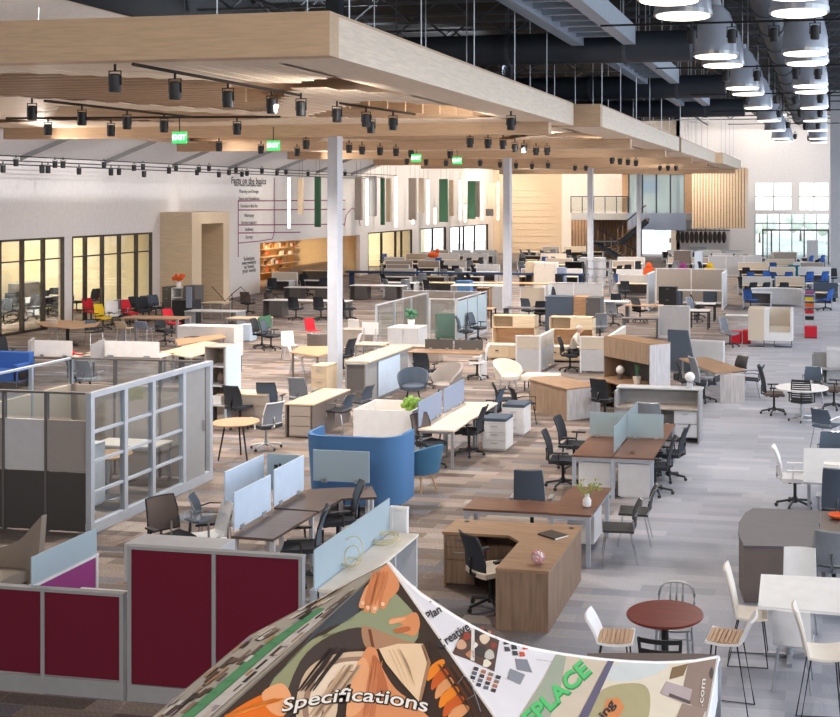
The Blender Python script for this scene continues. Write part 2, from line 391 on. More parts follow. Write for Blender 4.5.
def partition(px, py, w, h, n, panels, frame, label, rz=0, group=None, th=.07, z0=0, glass_top=None, name='cubicle_partition', cat='partition', cap=.03, kick=.1, xy=None):
    """n modules along -X; panels = list of (z0,z1,material) bands"""
    x, y = xy or at(px, py, h); t = empty(name, (x, y, 0), rz)
    fr = MB()
    for k in range(n + 1):
        xx = -w * k / n; fr.box(xx - (.02 if 0 < k < n else 0 if k == n else .04), 0, 0, xx + (.02 if 0 < k < n else .04 if k == n else 0), th, h)
    fr.box(-w - .003, -.005, h - cap, .003, th + .005, h + .002)
    if kick: fr.box(-w + .01, .005, .001, -.01, th - .005, kick)
    fr.build('frame', frame, t)
    for k in range(n):
        xa, xb = -w * (k + 1) / n + .022, -w * k / n - .022
        if k == 0: xb = -.04
        if k == n - 1: xa = -w + .04
        for a, b, m in panels:
            if isinstance(m, tuple): m = m[k % len(m)]
            g = m in ('glass', 'frost', 'dglass')
            MB().box(xa, .012 if not g else .03, a, xb, th - .012 if not g else .04, b).build('glass_pane' if g else 'panel', m, t)
    if glass_top:
        MB().box(-w + .02, .03, h, -.02, .042, h + glass_top).build('glass_screen', 'frost', t)
    return tag(t, label, cat, group)
# ------------------------------------------------------------------ floor
def carpet():
    m = bpy.data.materials.new('carpet_planks'); m.use_nodes = True; N = m.node_tree.nodes; L = m.node_tree.links; b = N['Principled BSDF']
    tc = N.new('ShaderNodeTexCoord')
    bk = N.new('ShaderNodeTexBrick'); bk.offset = .37; bk.inputs['Scale'].default_value = 1.0
    bk.inputs['Brick Width'].default_value = 1.0; bk.inputs['Row Height'].default_value = .25; bk.inputs['Mortar Size'].default_value = .004
    bk.inputs['Color1'].default_value = (0, 0, 0, 1); bk.inputs['Color2'].default_value = (1, 1, 1, 1); bk.inputs['Mortar'].default_value = (.4, .4, .4, 1)
    L.new(tc.outputs['Object'], bk.inputs['Vector'])
    rp = N.new('ShaderNodeValToRGB'); rp.color_ramp.interpolation = 'CONSTANT'
    cs = [(96, 84, 78), (124, 110, 102), (108, 98, 94), (142, 128, 120), (104, 102, 108), (130, 117, 110), (112, 98, 90), (154, 142, 136), (118, 116, 120)]
    e = rp.color_ramp.elements; e[0].position = 0; e[0].color = rgb(cs[0]); e[1].position = 1 / 9; e[1].color = rgb(cs[1])
    for k in range(2, 9): q = e.new(k / 9); q.color = rgb(cs[k])
    L.new(bk.outputs['Color'], rp.inputs[0])
    mp = N.new('ShaderNodeMapping'); mp.inputs['Scale'].default_value = (1.2, 16, 1); L.new(tc.outputs['Object'], mp.inputs[0])
    nz = N.new('ShaderNodeTexNoise'); nz.inputs['Scale'].default_value = 3; nz.inputs['Detail'].default_value = 6; L.new(mp.outputs[0], nz.inputs['Vector'])
    wv = N.new('ShaderNodeTexWave'); wv.bands_direction = 'DIAGONAL'; wv.inputs['Scale'].default_value = 9; wv.inputs['Distortion'].default_value = 9; wv.inputs['Detail'].default_value = 1; L.new(tc.outputs['Object'], wv.inputs['Vector'])
    mx = N.new('ShaderNodeMix'); mx.data_type = 'RGBA'; mx.blend_type = 'OVERLAY'; mx.inputs[0].default_value = .55
    L.new(rp.outputs[0], mx.inputs[6]); L.new(nz.outputs['Color'], mx.inputs[7])
    bw = N.new('ShaderNodeMix'); bw.data_type = 'RGBA'; bw.blend_type = 'SOFT_LIGHT'; bw.inputs[0].default_value = .13
    L.new(mx.outputs[2], bw.inputs[6]); L.new(wv.outputs['Color'], bw.inputs[7])
    # cool daylight over the right aisle, mixed into the plank colour
    sx = N.new('ShaderNodeSeparateXYZ'); L.new(tc.outputs['Object'], sx.inputs[0])
    mr = N.new('ShaderNodeMapRange'); mr.inputs[1].default_value = -4.2; mr.inputs[2].default_value = -2.2; mr.interpolation_type = 'SMOOTHSTEP'; L.new(sx.outputs[0], mr.inputs[0])
    n2 = N.new('ShaderNodeTexNoise'); n2.inputs['Scale'].default_value = .35; L.new(tc.outputs['Object'], n2.inputs['Vector'])
    m2 = N.new('ShaderNodeMix'); m2.data_type = 'RGBA'; m2.blend_type = 'MIX'; L.new(mr.outputs[0], m2.inputs[0])
    hs = N.new('ShaderNodeHueSaturation'); hs.inputs['Saturation'].default_value = .35; hs.inputs['Value'].default_value = 1.3
    L.new(bw.outputs[2], hs.inputs['Color']); tint = N.new('ShaderNodeMix'); tint.data_type = 'RGBA'; tint.blend_type = 'MIX'; tint.inputs[0].default_value = .55; tint.inputs[7].default_value = rgb((184, 190, 208))
    L.new(hs.outputs[0], tint.inputs[6]); L.new(bw.outputs[2], m2.inputs[6]); L.new(tint.outputs[2], m2.inputs[7])
    L.new(m2.outputs[2], b.inputs['Base Color']); b.inputs['Roughness'].default_value = .75
    return m
M['carpet'] = carpet()
struct(MB().box(-44, -4, -.1, 40, 104, 0), 'floor', 'carpet')
M['ground'] = mat('pale_paving', (206, 208, 206), .9)
struct(MB().box(-40, 104.01, -.2, 60, 170, -.05), 'ground', 'ground')
# ------------------------------------------------------------------ left wall with its glazed rooms
XW = -30.0
def wy(px): return atX(px, 250, XW)[0]
def wbox(ya, yb, z0, z1, x0=XW - .25, x1=XW): return MB().box(x0, ya, z0, x1, yb, z1)
ops = [(-60, 64, 3.6), (72, 152, 3.6), (165, 193, 3.9), (198, 222, 3.65), (260, 360, 2.7), (368, 412, 2.8), (420, 446, 2.8), (450, 488, 2.75)]
w = MB(); prev = 5.0
for a, b_, zt in ops:
    ya, yb = wy(a), wy(b_)
    w.box(XW - .25, prev, 0, XW, ya, 3.0 if 0 else zt); w.box(XW - .25, prev, zt, XW, ya, 6.8)
    w.box(XW - .25, ya, zt, XW, yb, 6.8); prev = yb
w.box(XW - .25, prev, 0, XW, 104, 6.8); w.box(XW - .25, 5, 6.8, XW, 104, 12.3)
struct(w, 'wall_left', 'wall')
M['room'] = mat('room_cream', (236, 222, 190), .8)
struct(MB().box(-37.2, 20, 0, -37, 104, 4.2), 'wall_rooms', 'room')
struct(MB().box(-37, 20, 4.0, XW - .25, 104, 4.2), 'ceiling_rooms', 'offwhite')
struct(MB().box(-37.2, 19.8, 0, XW - .25, 20, 4.2), 'wall_rooms_end', 'room')
for k, yy in enumerate((wy(158), wy(240), wy(364), wy(416))): struct(MB().box(-37, yy - .1, 0, XW - .25, yy + .1, 4.0), 'wall_room_divider', 'room')
def glazing(n, a, b_, zt, pxs, transom=None):
    t = empty('window_%d' % n, (XW, wy(a), 0)); tag(t, kind='structure'); y0 = wy(a); L_ = wy(b_) - y0; fr = MB()
    ys = [wy(p) - y0 for p in pxs]
    for y in ys: fr.box(-.12, max(0, y - .06), 0, .02, min(L_, y + .06), zt)
    fr.box(-.12, 0, zt - .08, .02, L_, zt); fr.box(-.12, 0, 0, .02, L_, .1)
    if transom: fr.box(-.1, 0, transom - .025, 0, L_, transom + .025)
    fr.build('window_frame', 'frame', t)
    for i in range(len(ys) - 1): MB().box(-.06, ys[i] + .05, .1, -.05, ys[i + 1] - .05, zt - .08).build('pane', 'wglass', t)
glazing(1, -60, 64, 3.6, (-60, -42, -21, 0, 23, 44, 64), 2.75)
glazing(2, 72, 152, 3.6, (72, 86, 103, 120, 137, 152), 2.75)
glazing(3, 198, 222, 3.65, (198, 208, 222), 2.75)
glazing(4, 368, 412, 2.8, (368, 382, 396, 402, 412))
glazing(5, 420, 446, 2.8, (420, 433, 446))
glazing(6, 450, 488, 2.75, (450, 460, 464, 475, 488))
# light wood portal
y0, y1 = wy(160), wy(199); o0, o1 = wy(170), wy(193)
p = MB().box(XW, y0, 0, XW + 1.6, o0, 4.5).box(XW, o1, 0, XW + 1.6, y1, 4.5).box(XW, o0, 3.95, XW + 1.6, o1, 4.5)
struct(p, 'trim_portal', 'birch')
struct(MB().box(XW - 2.5, o0 - .1, 0, XW - 2.4, o1 + .5, 4), 'wall_portal_back', mat('portal_tan', (202, 160, 118), .7))
# sloping white soffit and the dark roof
s = MB(); ys0, ys1 = 5, 72
s.add([(XW, ys0, 6.76), (XW, ys1, 6.76), (-20, ys1, 10.5), (-20, ys0, 10.5), (XW, ys0, 7.0), (XW, ys1, 7.0), (-20, ys1, 10.8), (-20, ys0, 10.8)],
      [(0, 1, 2, 3), (7, 6, 5, 4), (0, 4, 5, 1), (1, 5, 6, 2), (2, 6, 7, 3), (3, 7, 4, 0)])
struct(s, 'ceiling_soffit', 'soffit')
for k in range(7):
    yy = wy(20) + k * 5.2; bm_ = MB()
    bm_.add([(XW, yy, 6.6), (XW, yy + .12, 6.6), (-20.2, yy + .12, 10.3), (-20.2, yy, 10.3), (XW, yy, 6.8), (XW, yy + .12, 6.8), (-20.2, yy + .12, 10.5), (-20.2, yy, 10.5)],
            [(0, 1, 2, 3), (7, 6, 5, 4), (0, 4, 5, 1), (1, 5, 6, 2), (2, 6, 7, 3), (3, 7, 4, 0)])
    struct(bm_, 'trim_rafter', 'mgray')
struct(MB().box(-20, 2, 10.5, -19.8, 72, 12.3), 'ceiling_bulkhead', 'dark')
struct(MB().box(-31, -4, 12.2, 14, 104, 12.4), 'ceiling', 'dark')
struct(MB().box(-31, -4.3, 0, 14, -4, 12.4), 'wall_unseen_light_block', 'mgray')  # unseen wall, added so the ambient light enters from the right
for k in range(20):
    yy = 14 + k * 3.9; t = MB(); x0, x1 = -19.5, 8.0; n = 24
    t.box(x0, yy, 12.0, x1, yy + .12, 12.1).box(x0, yy, 11.1, x1, yy + .12, 11.18)
    for q in range(n):
        xa = x0 + (x1 - x0) * q / n; xb = x0 + (x1 - x0) * (q + 1) / n
        t.tube([(xa, yy + .06, 11.15 if q % 2 else 12.05), (xb, yy + .06, 12.05 if q % 2 else 11.15)], .035, 4)
    tag(t.build('roof_truss', 'truss'), 'dark open-web steel joist crossing the shadowed roof', 'roof truss', 'open-web joists under the dark roof')
for X_, lab in ((-15.5, 'pair of pipes at the far left of the dark roof'), (-8.6, 'long thin steel conduit under the joists above the first wood canopy'), (-4.2, 'long thin steel conduit beside the pendant lamps')):
    tag(MB().tube([(X_, 12, 10.7), (X_, 88, 10.7)], .05, 6).build('conduit_pipe', 'duct'), 'gray ' + lab, 'pipe')
for (py, r, lab) in ((45, .42, 'nearest of the three fat dark ducts crossing the roof'), (86, .42, 'middle one of the three fat dark ducts crossing the roof'), (108, .4, 'farthest of the three fat dark ducts crossing the roof')):
    d = 4.0 * F / (CY - py); t = empty('air_duct', (0, d, 9.2))
    b = MB(); b.m = Matrix.Rotation(R(90), 4, 'Y'); b.cyl(0, 0, -19, -3.4, r, 20); b.build('duct_tube', 'duct', t, smooth=True)
    for q in range(5):
        b = MB(); b.m = Matrix.Rotation(R(90), 4, 'Y'); b.cyl(0, 0, -18 + q * 3.2, -17.9 + q * 3.2, r + .04, 20); b.build('flange', 'truss', t)
        MB().tube([(-18 + q * 3.2, 0, 0), (-18 + q * 3.2, 0, 3)], .02, 4).build('hanger', 'truss', t)
    tag(t, lab, 'air duct')
t = empty('air_duct', (-1.5, 20, 10.4)); b = MB(); b.m = Matrix.Rotation(R(-90), 4, 'X'); b.cyl(0, 0, 0, 58, .38, 20); b.build('duct_tube', 'duct', t, smooth=True)
for q in range(16):
    b = MB(); b.m = Matrix.Rotation(R(-90), 4, 'X'); b.cyl(0, 0, q * 3.7, q * 3.7 + .12, .42, 20); b.build('flange', 'truss', t)
tag(t, 'long round duct running away above the two rows of pendant lamps', 'air duct')
# pale steel ladders with fins
def ladder(p0, p1, q0, q1, z, label):
    a0 = at(*p0, z); a1 = at(*p1, z); b0 = at(*q0, z); b1 = at(*q1, z)
    ya, yb = a0[1], a1[1]; xa = (a0[0] + a1[0]) / 2; xb = (b0[0] + b1[0]) / 2
    t = empty('finned_ceiling_rack', ((xa + xb) / 2, ya, z)); w_ = (xb - xa) / 2
    for s_ in (-1, 1): MB().box(s_ * w_ - .16, 0, 0, s_ * w_ + .16, yb - ya, .5).build('rail', 'tray', t)
    n = int((yb - ya) / .9)
    for k in range(n): MB().box(-w_, .3 + k * .9, .1, w_, .42 + k * .9, .38).build('fin', 'tray', t)
    for s_ in (-1, 1):
        for yy in (1, yb - ya - 1): MB().tube([(s_ * w_, yy, .4), (s_ * w_, yy, 12.2 - z)], .015, 4).build('hanger_rod', 'silver', t)
    tag(t, label, 'ceiling rack')
ladder((480, -20), (572, 46), (560, -20), (628, 50), 9.2, 'pale steel rack of cross fins hanging nearest the top edge of the roof')
ladder((600, 58), (645, 84), (636, 54), (678, 86), 9.2, 'pale steel finned rack in the middle, past the nearest fat duct')
ladder((655, 92), (684, 106), (686, 90), (708, 107), 9.2, 'small pale steel finned rack farthest away in the roof')
# ------------------------------------------------------------------ columns
for k, (px, base) in enumerate(((334, 392), (507.5, 0), (590.5, 0), (639, 0))):
    yy = atX(px, 200, -12.8)[0] if k else 28.9
    xx = -12.8
    if k: xx = -13.0; yy = atX(px, 200, xx)[0]
    o = MB().box(xx - .15, yy - .15, .02, xx + .1, yy + .15, 7.1).box(xx + .1, yy - .17, .021, xx + .14, yy + .17, 7.09).box(xx - .25, yy - .25, 0, xx + .25, yy + .25, .02).build('steel_column', 'column')
    if not k: pass
    tag(o, kind='structure')
    tag(MB().box(xx - .18, yy - .18, 7.62, xx + .18, yy + .18, 12.2).build('column_upper', 'duct'), kind='structure')
x0, z0 = atY(830.5, 275, 76)
struct(MB().box(x0, 76, 0, x0 + 2.5, 77.5, 12.3), 'wall_pier', 'lgray')
# ------------------------------------------------------------------ wood canopies
CZ = 7.1
def canopy(x0, x1, y0, y1, label, beams, seed):
    rnd = random.Random(seed); t = empty('wood_canopy', ((x0 + x1) / 2, (y0 + y1) / 2, CZ)); cx, cy = (x0 + x1) / 2, (y0 + y1) / 2
    def bx(mb, a, b, c, d, z0_, z1_): return mb.box(a - cx, b - cy, z0_, c - cx, d - cy, z1_)
    bx(MB(), x0, y0, x1, y0 + .3, 0, .56).build('front_fascia', 'canopy', t)
    bx(MB(), x1 - .3, y0 + .3, x1, y1, 0, .56).build('side_fascia', 'canopy_lit', t)
    bx(MB(), x0, y0 + .3, x0 + .3, y1, 0, .56).build('side_fascia', 'canopy_lit', t)
    bx(MB(), x0 + .3, y1 - .3, x1 - .3, y1, 0, .56).build('rear_fascia', 'canopy', t)
    bx(bx(MB(), x0 + .3, y0 + .3, x1 - .3, y1 - .3, .3, .34), x0, y0, x1, y1, .561, .6).build('deck', 'canopy', t)
    bx(bx(MB(), x1 - 1.1, y0 + .3, x1 - .3, y1 - .3, 0, .06), x0 + .3, y0 + .3, x1 - 1.1, y0 + .75, 0, .06).build('border_board', 'canopy_lit', t)
    y = y0 + 1.0; k = 0
    while y < y1 - .5:
        saw = abs(((y - y0) / (y1 - y0) * 2.4) % 2 - 1)
        xa = x0 + .4 + (x1 - x0) * .5 * saw * .8; xb = x1 - 1.15 - (x1 - x0) * .25 * (1 - saw)
        bx(MB(), xa, y, xb, y + .07, .02, .3).build('baffle', 'canopyd' if 0 else 'canopy', t)
        # short boards between
        y += .42; k += 1
    # long lengthwise boards, light from below painted in by the paler tone
    x = x0 + .5
    while x < x1 - 1.3:
        ln = (y1 - y0) * rnd.uniform(.2, .45); ya = y0 + .8
        u = ((x - x0) / 6.8) % 1.0; tri = 1 - abs(2 * u - 1); L0 = y1 - y0
        segs = [(.75, .75 + L0 * (.02 + .16 * (1 - tri))), (L0 * (.2 + .36 * tri) + 1, L0 * (.2 + .36 * tri) + 1 + L0 * (.1 + .08 * (1 - tri))), (L0 * .82 - L0 * .1 * tri, L0 - .35)]
        for a_, b_ in segs:
            if b_ - a_ > .3: bx(MB(), x, y0 + a_, x + .31, y0 + b_, 0.0, .02).build('plank', 'canopy_lit', t)
        x += .34
    for yb in beams: bx(MB(), x0 + .3, yb, x1 - .3, yb + .3, -.3, .02).build('cross_beam', 'canopy', t)
    for xx in (x0 + 2, x1 - 2.2, x1 - .15):
        n = int((y1 - y0) / 3)
        for q in range(n): MB().tube([(xx - cx, y0 + 1 + q * 3 - cy, .5), (xx - cx, y0 + 1 + q * 3 - cy, 5.1)], .012, 4).build('hanger_rod', 'silver', t)
    tag(t, label, 'ceiling canopy')
canopy(-22.6, -6.5, 14.5, 29.9, 'large pale wood canopy with board baffles hanging nearest, across the top left', [28.3], 1)
canopy(-22.6, -5.85, 30.3, 47.6, 'second hanging wood canopy, behind the nearest big one', [45.5, 37], 2)
canopy(-22.6, -5.85, 48.2, 64.0, 'third hanging wood canopy, midway down the hall', [62, 55], 3)
canopy(-22.6, -5.5, 64.6, 79.5, 'farthest hanging wood canopy, in front of the slatted balcony', [78], 4)
# ------------------------------------------------------------------ track lights
def spot_head(x, y, z, s=1.0, label='', group=''):
    def mk():
        t = empty('track_spotlight')
        MB().lathe([(.075, -.3), (.085, -.28), (.085, -.06), (.06, -.04)], 12).build('lamp_head', 'black', t, smooth=True)
        MB().cyl(0, 0, -.297, -.292, .06, 12).build('lens', 'glow', t)
        MB().tube([(-.095, 0, -.2), (-.095, 0, 0), (.095, 0, 0), (.095, 0, -.2)], .012, 5).cyl(0, 0, 0, .1, .02, 6).build('yoke', 'blackm', t)
        return t
    return inst('spot', mk, x, y, 0, label, 'track spotlight', group, z)
tracks = [([(115, 64), (115, 64)], 7.0, 'on its own'), ]
def spots(lst, z, label, group, dy=7):
    pts = []
    for px, py in lst:
        x, y = at(px, py - dy, z); spot_head(x, y, z - .1, 1, label, group); pts.append((x, y))
    return pts
def track(pts, z, label, ext=1.0):
    pts = sorted(pts); a, b = Vector(pts[0]), Vector(pts[-1]); d = (b - a).normalized(); a -= d * ext; b += d * ext
    tag(MB().tube([(a.x, a.y, z), (b.x, b.y, z)], .025, 4).build('light_track', 'blackm'), label, 'light track')
G1 = 'spotlights under the nearest wood canopy'
spots([(115, 71)], 7.08, 'single black spotlight hung closest under the front board of the nearest wood canopy', None)
track(spots([(175, 79), (228, 89), (272, 97)], 7.0, 'black can spotlight on the upper left track under the nearest wood canopy', 'spotlights on the upper left track'), 7.0, 'black light track upper left under the nearest wood canopy', 1)
track(spots([(32, 105), (82, 112), (127, 117), (164, 121)], 7.0, 'black can spotlight on the left middle track under the nearest wood canopy', 'spotlights on the left middle track'), 7.0, 'black light track in the middle left under the nearest wood canopy')
track(spots([(48, 125), (111, 126), (237, 124)], 7.0, 'black can spotlight low on the left, in front of the brown cross beam', 'spotlights in front of the cross beam'), 7.0, 'thin black track just in front of the brown cross beam')
track(spots([(301, 100), (337, 108), (366, 114), (393, 118)], 7.0, 'black can spotlight on the track right of centre under the nearest canopy', 'spotlights on the right track'), 7.0, 'black light track right of centre under the nearest wood canopy')
spots([(371, 122)], 7.0, 'black spotlight hanging alone just below the right track', None)
spots([(511, 118)], 7.0, 'black spotlight hanging at the right rim of the nearest canopy', None)
G2 = 'far spotlights under the farther canopies'; L2 = 'small black spotlight far off under the farther wood canopies'
spots([(219, 141), (261, 144), (297, 147), (306, 138), (349, 143), (362, 145), (380, 146), (396, 147), (411, 149), (450, 150), (470, 136), (488, 137), (503, 138), (515, 142), (524, 143), (536, 146), (547, 146), (446, 160), (426, 159), (407, 158), (480, 160), (500, 162), (516, 163), (532, 164), (548, 163), (575, 166), (586, 166), (612, 157), (620, 158), (628, 159), (636, 160), (660, 166), (668, 166), (676, 166)], 6.95, L2, G2, 3)
LW = 'small black spotlight on the wires in front of the long white left wall'; GW = 'spotlights in front of the left wall'
wp = []
for px, py in [(3, 167), (16, 161), (42, 168), (48, 168), (55, 163), (63, 163), (79, 170), (104, 164), (111, 171), (119, 171), (134, 167), (143, 166), (144, 173), (169, 170), (176, 168), (197, 172), (199, 169), (209, 168), (219, 174), (229, 172), (236, 170), (242, 174), (247, 173), (262, 171), (277, 173), (286, 172), (308, 174), (345, 174)]:
    X_ = -27.6 - .9 * (px * 7 % 3)
    y, z = atX(px, py - 3, X_); spot_head(X_, y, z, 1, LW, GW)
for X_, z, l in ((-27.6, 6.62, 'outermost thin black light track along the left wall'), (-28.5, 6.5, 'middle thin black light track along the left wall'), (-29.4, 6.4, 'thin black light track closest to the left wall')):
    tag(MB().tube([(X_, 30, z), (X_, 72, z)], .02, 4).build('light_track', 'blackm'), l, 'light track')
GP = 'gray spotlights between the pendant lamps'
for px, py in [(692, 33), (732, 32), (774, 31), (815, 28), (726, 74), (757, 74), (796, 72), (818, 72), (746, 100), (776, 99), (795, 100), (820, 98), (800, 114), (820, 114), (779, 114), (788, 126), (805, 128), (818, 127), (795, 138), (809, 140)]:
    x, y = at(px, py - 5, 8.4); spot_head(x, y, 8.4, 1, 'dark can spotlight on the cross wires between the pendant lamps', GP)
for py in (23, 67, 94, 111, 124):
    a = at(690 + py * .5, py, 8.5)
    tag(MB().tube([(-4.2, a[1], 8.5), (1.5, a[1], 8.5)], .02, 4).build('cross_wire', 'blackm'), 'thin black cross track carrying spotlights between the pendant lamps', 'light track', 'cross tracks among the pendants')
# ------------------------------------------------------------------ pendant domes
def pendant():
    t = empty('pendant_lamp')
    MB().lathe([(.47, 0), (.475, .06), (.465, .3), (.4, .62), (.29, .88), (.17, 1.0), (.12, 1.04), (.1, 1.16)], 28).build('lamp_shade', 'dome', t, smooth=True)
    MB().cyl(0, 0, -.05, -.034, .44, 28).build('diffuser', 'glow', t)
    MB().lathe([(.475, -.03), (.485, -.03), (.485, .05), (.475, .05)], 28).build('rim', 'silver', t)
    MB().tube([(0, 0, 1.1), (0, 0, 4.0)], .014, 5).build('suspension_rod', 'silver', t)
    return t
rows = {'left': [(669, -1), (683, 15), (716, 56), (723, 65), (742.5, 88), (748, 94), (758, 108), (769, 121), (775, 131), (781, 139), (784, 142)],
        'right': [(799, 12), (797, -6), (805, 53), (807, 63), (810, 86), (811, 92), (814, 108), (815, 121), (817, 131), (818, 139), (819, 143)]}
PEND = []
names = ['cut by the top edge', 'nearest whole one', 'second pair, front one', 'second pair, rear one', 'third pair, front one', 'third pair, rear one', 'fourth along', 'fifth along', 'sixth along', 'seventh along', 'last of its row']
for side in rows:
    for i, (px, py) in enumerate(rows[side]):
        x, y = at(px, py - 1, 8.2)
        nm = names[i] if side == 'left' else ['nearest one at the top edge', 'half cut by the top edge'][i] if i < 2 else names[i]
        inst('pendant', pendant, x, y, 0, 'gray dome pendant lamp in the %s row, %s' % (side, nm), 'pendant lamp', 'dome pendant lamps', 8.2)
        PEND.append((x, y))
# ------------------------------------------------------------------ exit signs
def txt(s, name, m, parent, loc, rot, size, bold=0, ext=.004, align='CENTER', sx=1.0):
    c = bpy.data.curves.new(name, 'FONT'); c.body = s; c.size = size; c.extrude = ext; c.align_x = align; c.align_y = 'CENTER'; c.offset = bold; c.resolution_u = 2; c.shear = 0
    o = bpy.data.objects.new(name, c); COL.objects.link(o); dg = bpy.context.evaluated_depsgraph_get()
    me = bpy.data.meshes.new_from_object(o.evaluated_get(dg)); bpy.data.objects.remove(o)
    me.materials.clear(); me.materials.append(M[m])
    q = bpy.data.objects.new(name, me); COL.objects.link(q); q.parent = parent; q.location = loc; q.rotation_euler = rot; q.scale = (sx, 1, 1)
    return q
for px, py, l in ((179, 135, 'green exit sign at the left, below the brown cross beam'), (273, 144, 'green exit sign left of the first white column'), (416, 158, 'green exit sign right of the first white column'), (457, 161, 'smallest green exit sign, nearest the second column')):
    x, y = at(px, py - 5, 6.7); t = empty('exit_sign', (x, y, 6.4)); w_ = .17
    MB().box(-w_, 0, 0, w_, .05, .26).build('sign_face', 'exitw', t); txt('EXIT', 'lettering', 'exitg', t, (0, -.006, .13), (R(90), 0, 0), .16, .006)
    MB().tube([(0, .02, .26), (0, .02, .62)], .012, 5).build('rod', 'blackm', t); tag(t, l, 'exit sign')
# ------------------------------------------------------------------ light tubes and banners by the left wall
def hang_lr(px, y0, y1, X_):
    Y, za = atX(px, y0, X_); _, zb = atX(px, y1, X_); return Y, za, zb
LT = [(289, 178, 228), (341, 178, 228), (367, 179, 225), (396, 177, 227), (428, 180, 224), (460, 180, 220), (465, 205, 222), (413, 206, 224), (435, 208, 224), (482, 182, 220), (498, 182, 220)]
for i, (px, a, b) in enumerate(LT):
    Y, za, zb = hang_lr(px, a, b, -28.5)
    t = empty('light_tube', (-28.5, Y, zb)); h = za - zb
    MB().cyl(0, 0, 0, h, .07, 10).build('tube_diffuser', 'tube', t); MB().cyl(0, 0, h, h + .12, .075, 10).cyl(0, 0, -.06, 0, .075, 10).build('end_cap', 'silver', t)
    MB().tube([(0, 0, h + .1), (0, 0, h + .7)], .008, 4).build('wire', 'blackm', t)
    tag(t, 'glowing vertical light tube hanging before the left wall among the fabric baffles', 'light tube', 'vertical light tubes')
BN = [(317, 177, 227, 'green', .9, 'dark green'), (300, 178, 214, 'birch', .8, 'pale sand'), (358, 177, 220, 'taupe', 1.2, 'gray'), (372, 176, 216, 'mgray', 1.3, 'dark gray'), (382, 178, 225, 'green', .6, 'narrow green'), (388, 178, 222, 'birch', .8, 'cream'), (412, 178, 220, 'taupe', 1.4, 'wide gray'),
      (421, 178, 213, 'beigef', 1.0, 'ivory'), (443, 179, 222, 'green', 1.6, 'wide green'), (451, 180, 216, 'birch', .9, 'pale'), (471, 181, 219, 'green', 1.5, 'far green'), (477, 181, 217, 'taupe', .9, 'slim gray'), (491, 183, 216, 'beigef', 1.5, 'farthest ivory'), (489, 209, 216, 'dgray', 1.5, 'short dark')]
for px, a, b, m, w_, l in BN:
    Y, za, zb = hang_lr(px, a, b, -28.2)
    t = empty('hanging_banner', (-28.2, Y, zb), -35); w_ *= .62; MB().box(-w_ / 2, 0, 0, w_ / 2, .1, za - zb).build('fabric_baffle', m, t)
    MB().tube([(-w_ / 3, .05, za - zb), (-w_ / 3, .05, za - zb + 1)], .008, 4).tube([(w_ / 3, .05, za - zb), (w_ / 3, .05, za - zb + 1)], .008, 4).build('wire', 'blackm', t)
    tag(t, '%s fabric baffle hanging upright before the left wall' % l, 'hanging baffle')
# ------------------------------------------------------------------ wall graphics
def wline(pts, r, m, name, parent):
    MB().tube([(XW + .01, *atX(px, py, XW)) for px, py in pts], r, 4).build(name, m, parent)
g = empty('wall_graphic', (0, 0, 0)); 
for y, x1 in ((201, 345), (210, 345), (225, 344), (233, 300)): wline([(238, y), (x1, y - .8)], .03, 'plum', 'graphic_line', g)
wline([(238, 200), (238, 257)], .025, 'plum', 'graphic_line', g); wline([(274, 178), (274, 214)], .02, 'plum', 'graphic_line', g); wline([(238, 243), (260, 241), (272, 239), (274, 232), (274, 205)], .025, 'plum', 'graphic_line', g)
wline([(344, 226), (346, 215), (352, 208), (358, 212), (360, 226)], .03, 'plum', 'graphic_line', g)
def wtext(s, px, py, size, m='ink', bold=.01, sx=1.0):
    Y, z = atX(px, py, XW); txt(s, 'lettering', m, g, (XW + .012, Y, z), (R(90), 0, R(90)), size, bold, .003, 'CENTER', sx)
wtext('Facts on the basics', 249, 181, .5, bold=.005); wtext('what makes a workplace work', 248, 185, .24, bold=0)
for y, s in ((191.5, 'Planning and Design'), (198.5, 'Space and Installation'), (206, 'Furniture that fits'), (215.5, 'Warranty'), (222.5, 'Service support'), (229.5, 'Delivery'), (237, 'Storage')): wtext(s, 249, y, .26, 'dgray', 0)
for k, s in enumerate(('Solutions', 'everywhere', 'to meet', 'your needs')): wtext(s, 249, 258.5 + k * 4, .32, bold=0)
tag(g, 'large printed chart of thin lines and short captions on the white left wall', 'wall graphic')
Y, z = 0, 0
# fluted / beige back-left wall, end walls
struct(MB().box(-30, 103, 0, -23.5, 103.3, 12.3), 'wall_far_left', 'basef')
for k in range(12): struct(MB().box(-28.6, 102.95, .4 + k * .6, -24.4, 102.98, .44 + k * .6), 'trim_course', 'birch')
wl = MB().box(-23.5, 103, 0, -20.5, 103.3, 12.3).box(-20.5, 103, 3.2, -11.5, 103.3, 12.3).box(-20.5, 103, 0, -16.2, 103.3, 3.2).box(-13.4, 103, 0, -11.5, 103.3, 3.2).box(-11.8, 94, 0, -11.5, 103.3, 12.3)
struct(wl, 'wall_far_centre', 'wall')
def bx_at(px, py, Y): return atY(px, py, Y)
YB = 94.0
X1 = [bx_at(p, 200, YB)[0] for p in (692, 755, 792, 799, 829, 840)]
ZU0, ZU1 = bx_at(770, 210, YB)[1], bx_at(770, 183, YB)[1]; ZS = bx_at(770, 214, YB)[1]
bw = MB().box(-11.8, YB, 0, X1[1], YB + .3, 12.3).box(X1[1], YB, ZU1, 14, YB + .3, 12.3).box(X1[1], YB, ZS, X1[4], YB + .3, ZU0).box(X1[2], YB, ZU0, X1[3], YB + .3, ZU1).box(X1[4], YB, 0, 14, YB + .3, ZU1)
struct(bw, 'wall_back', 'wall')
n = 7
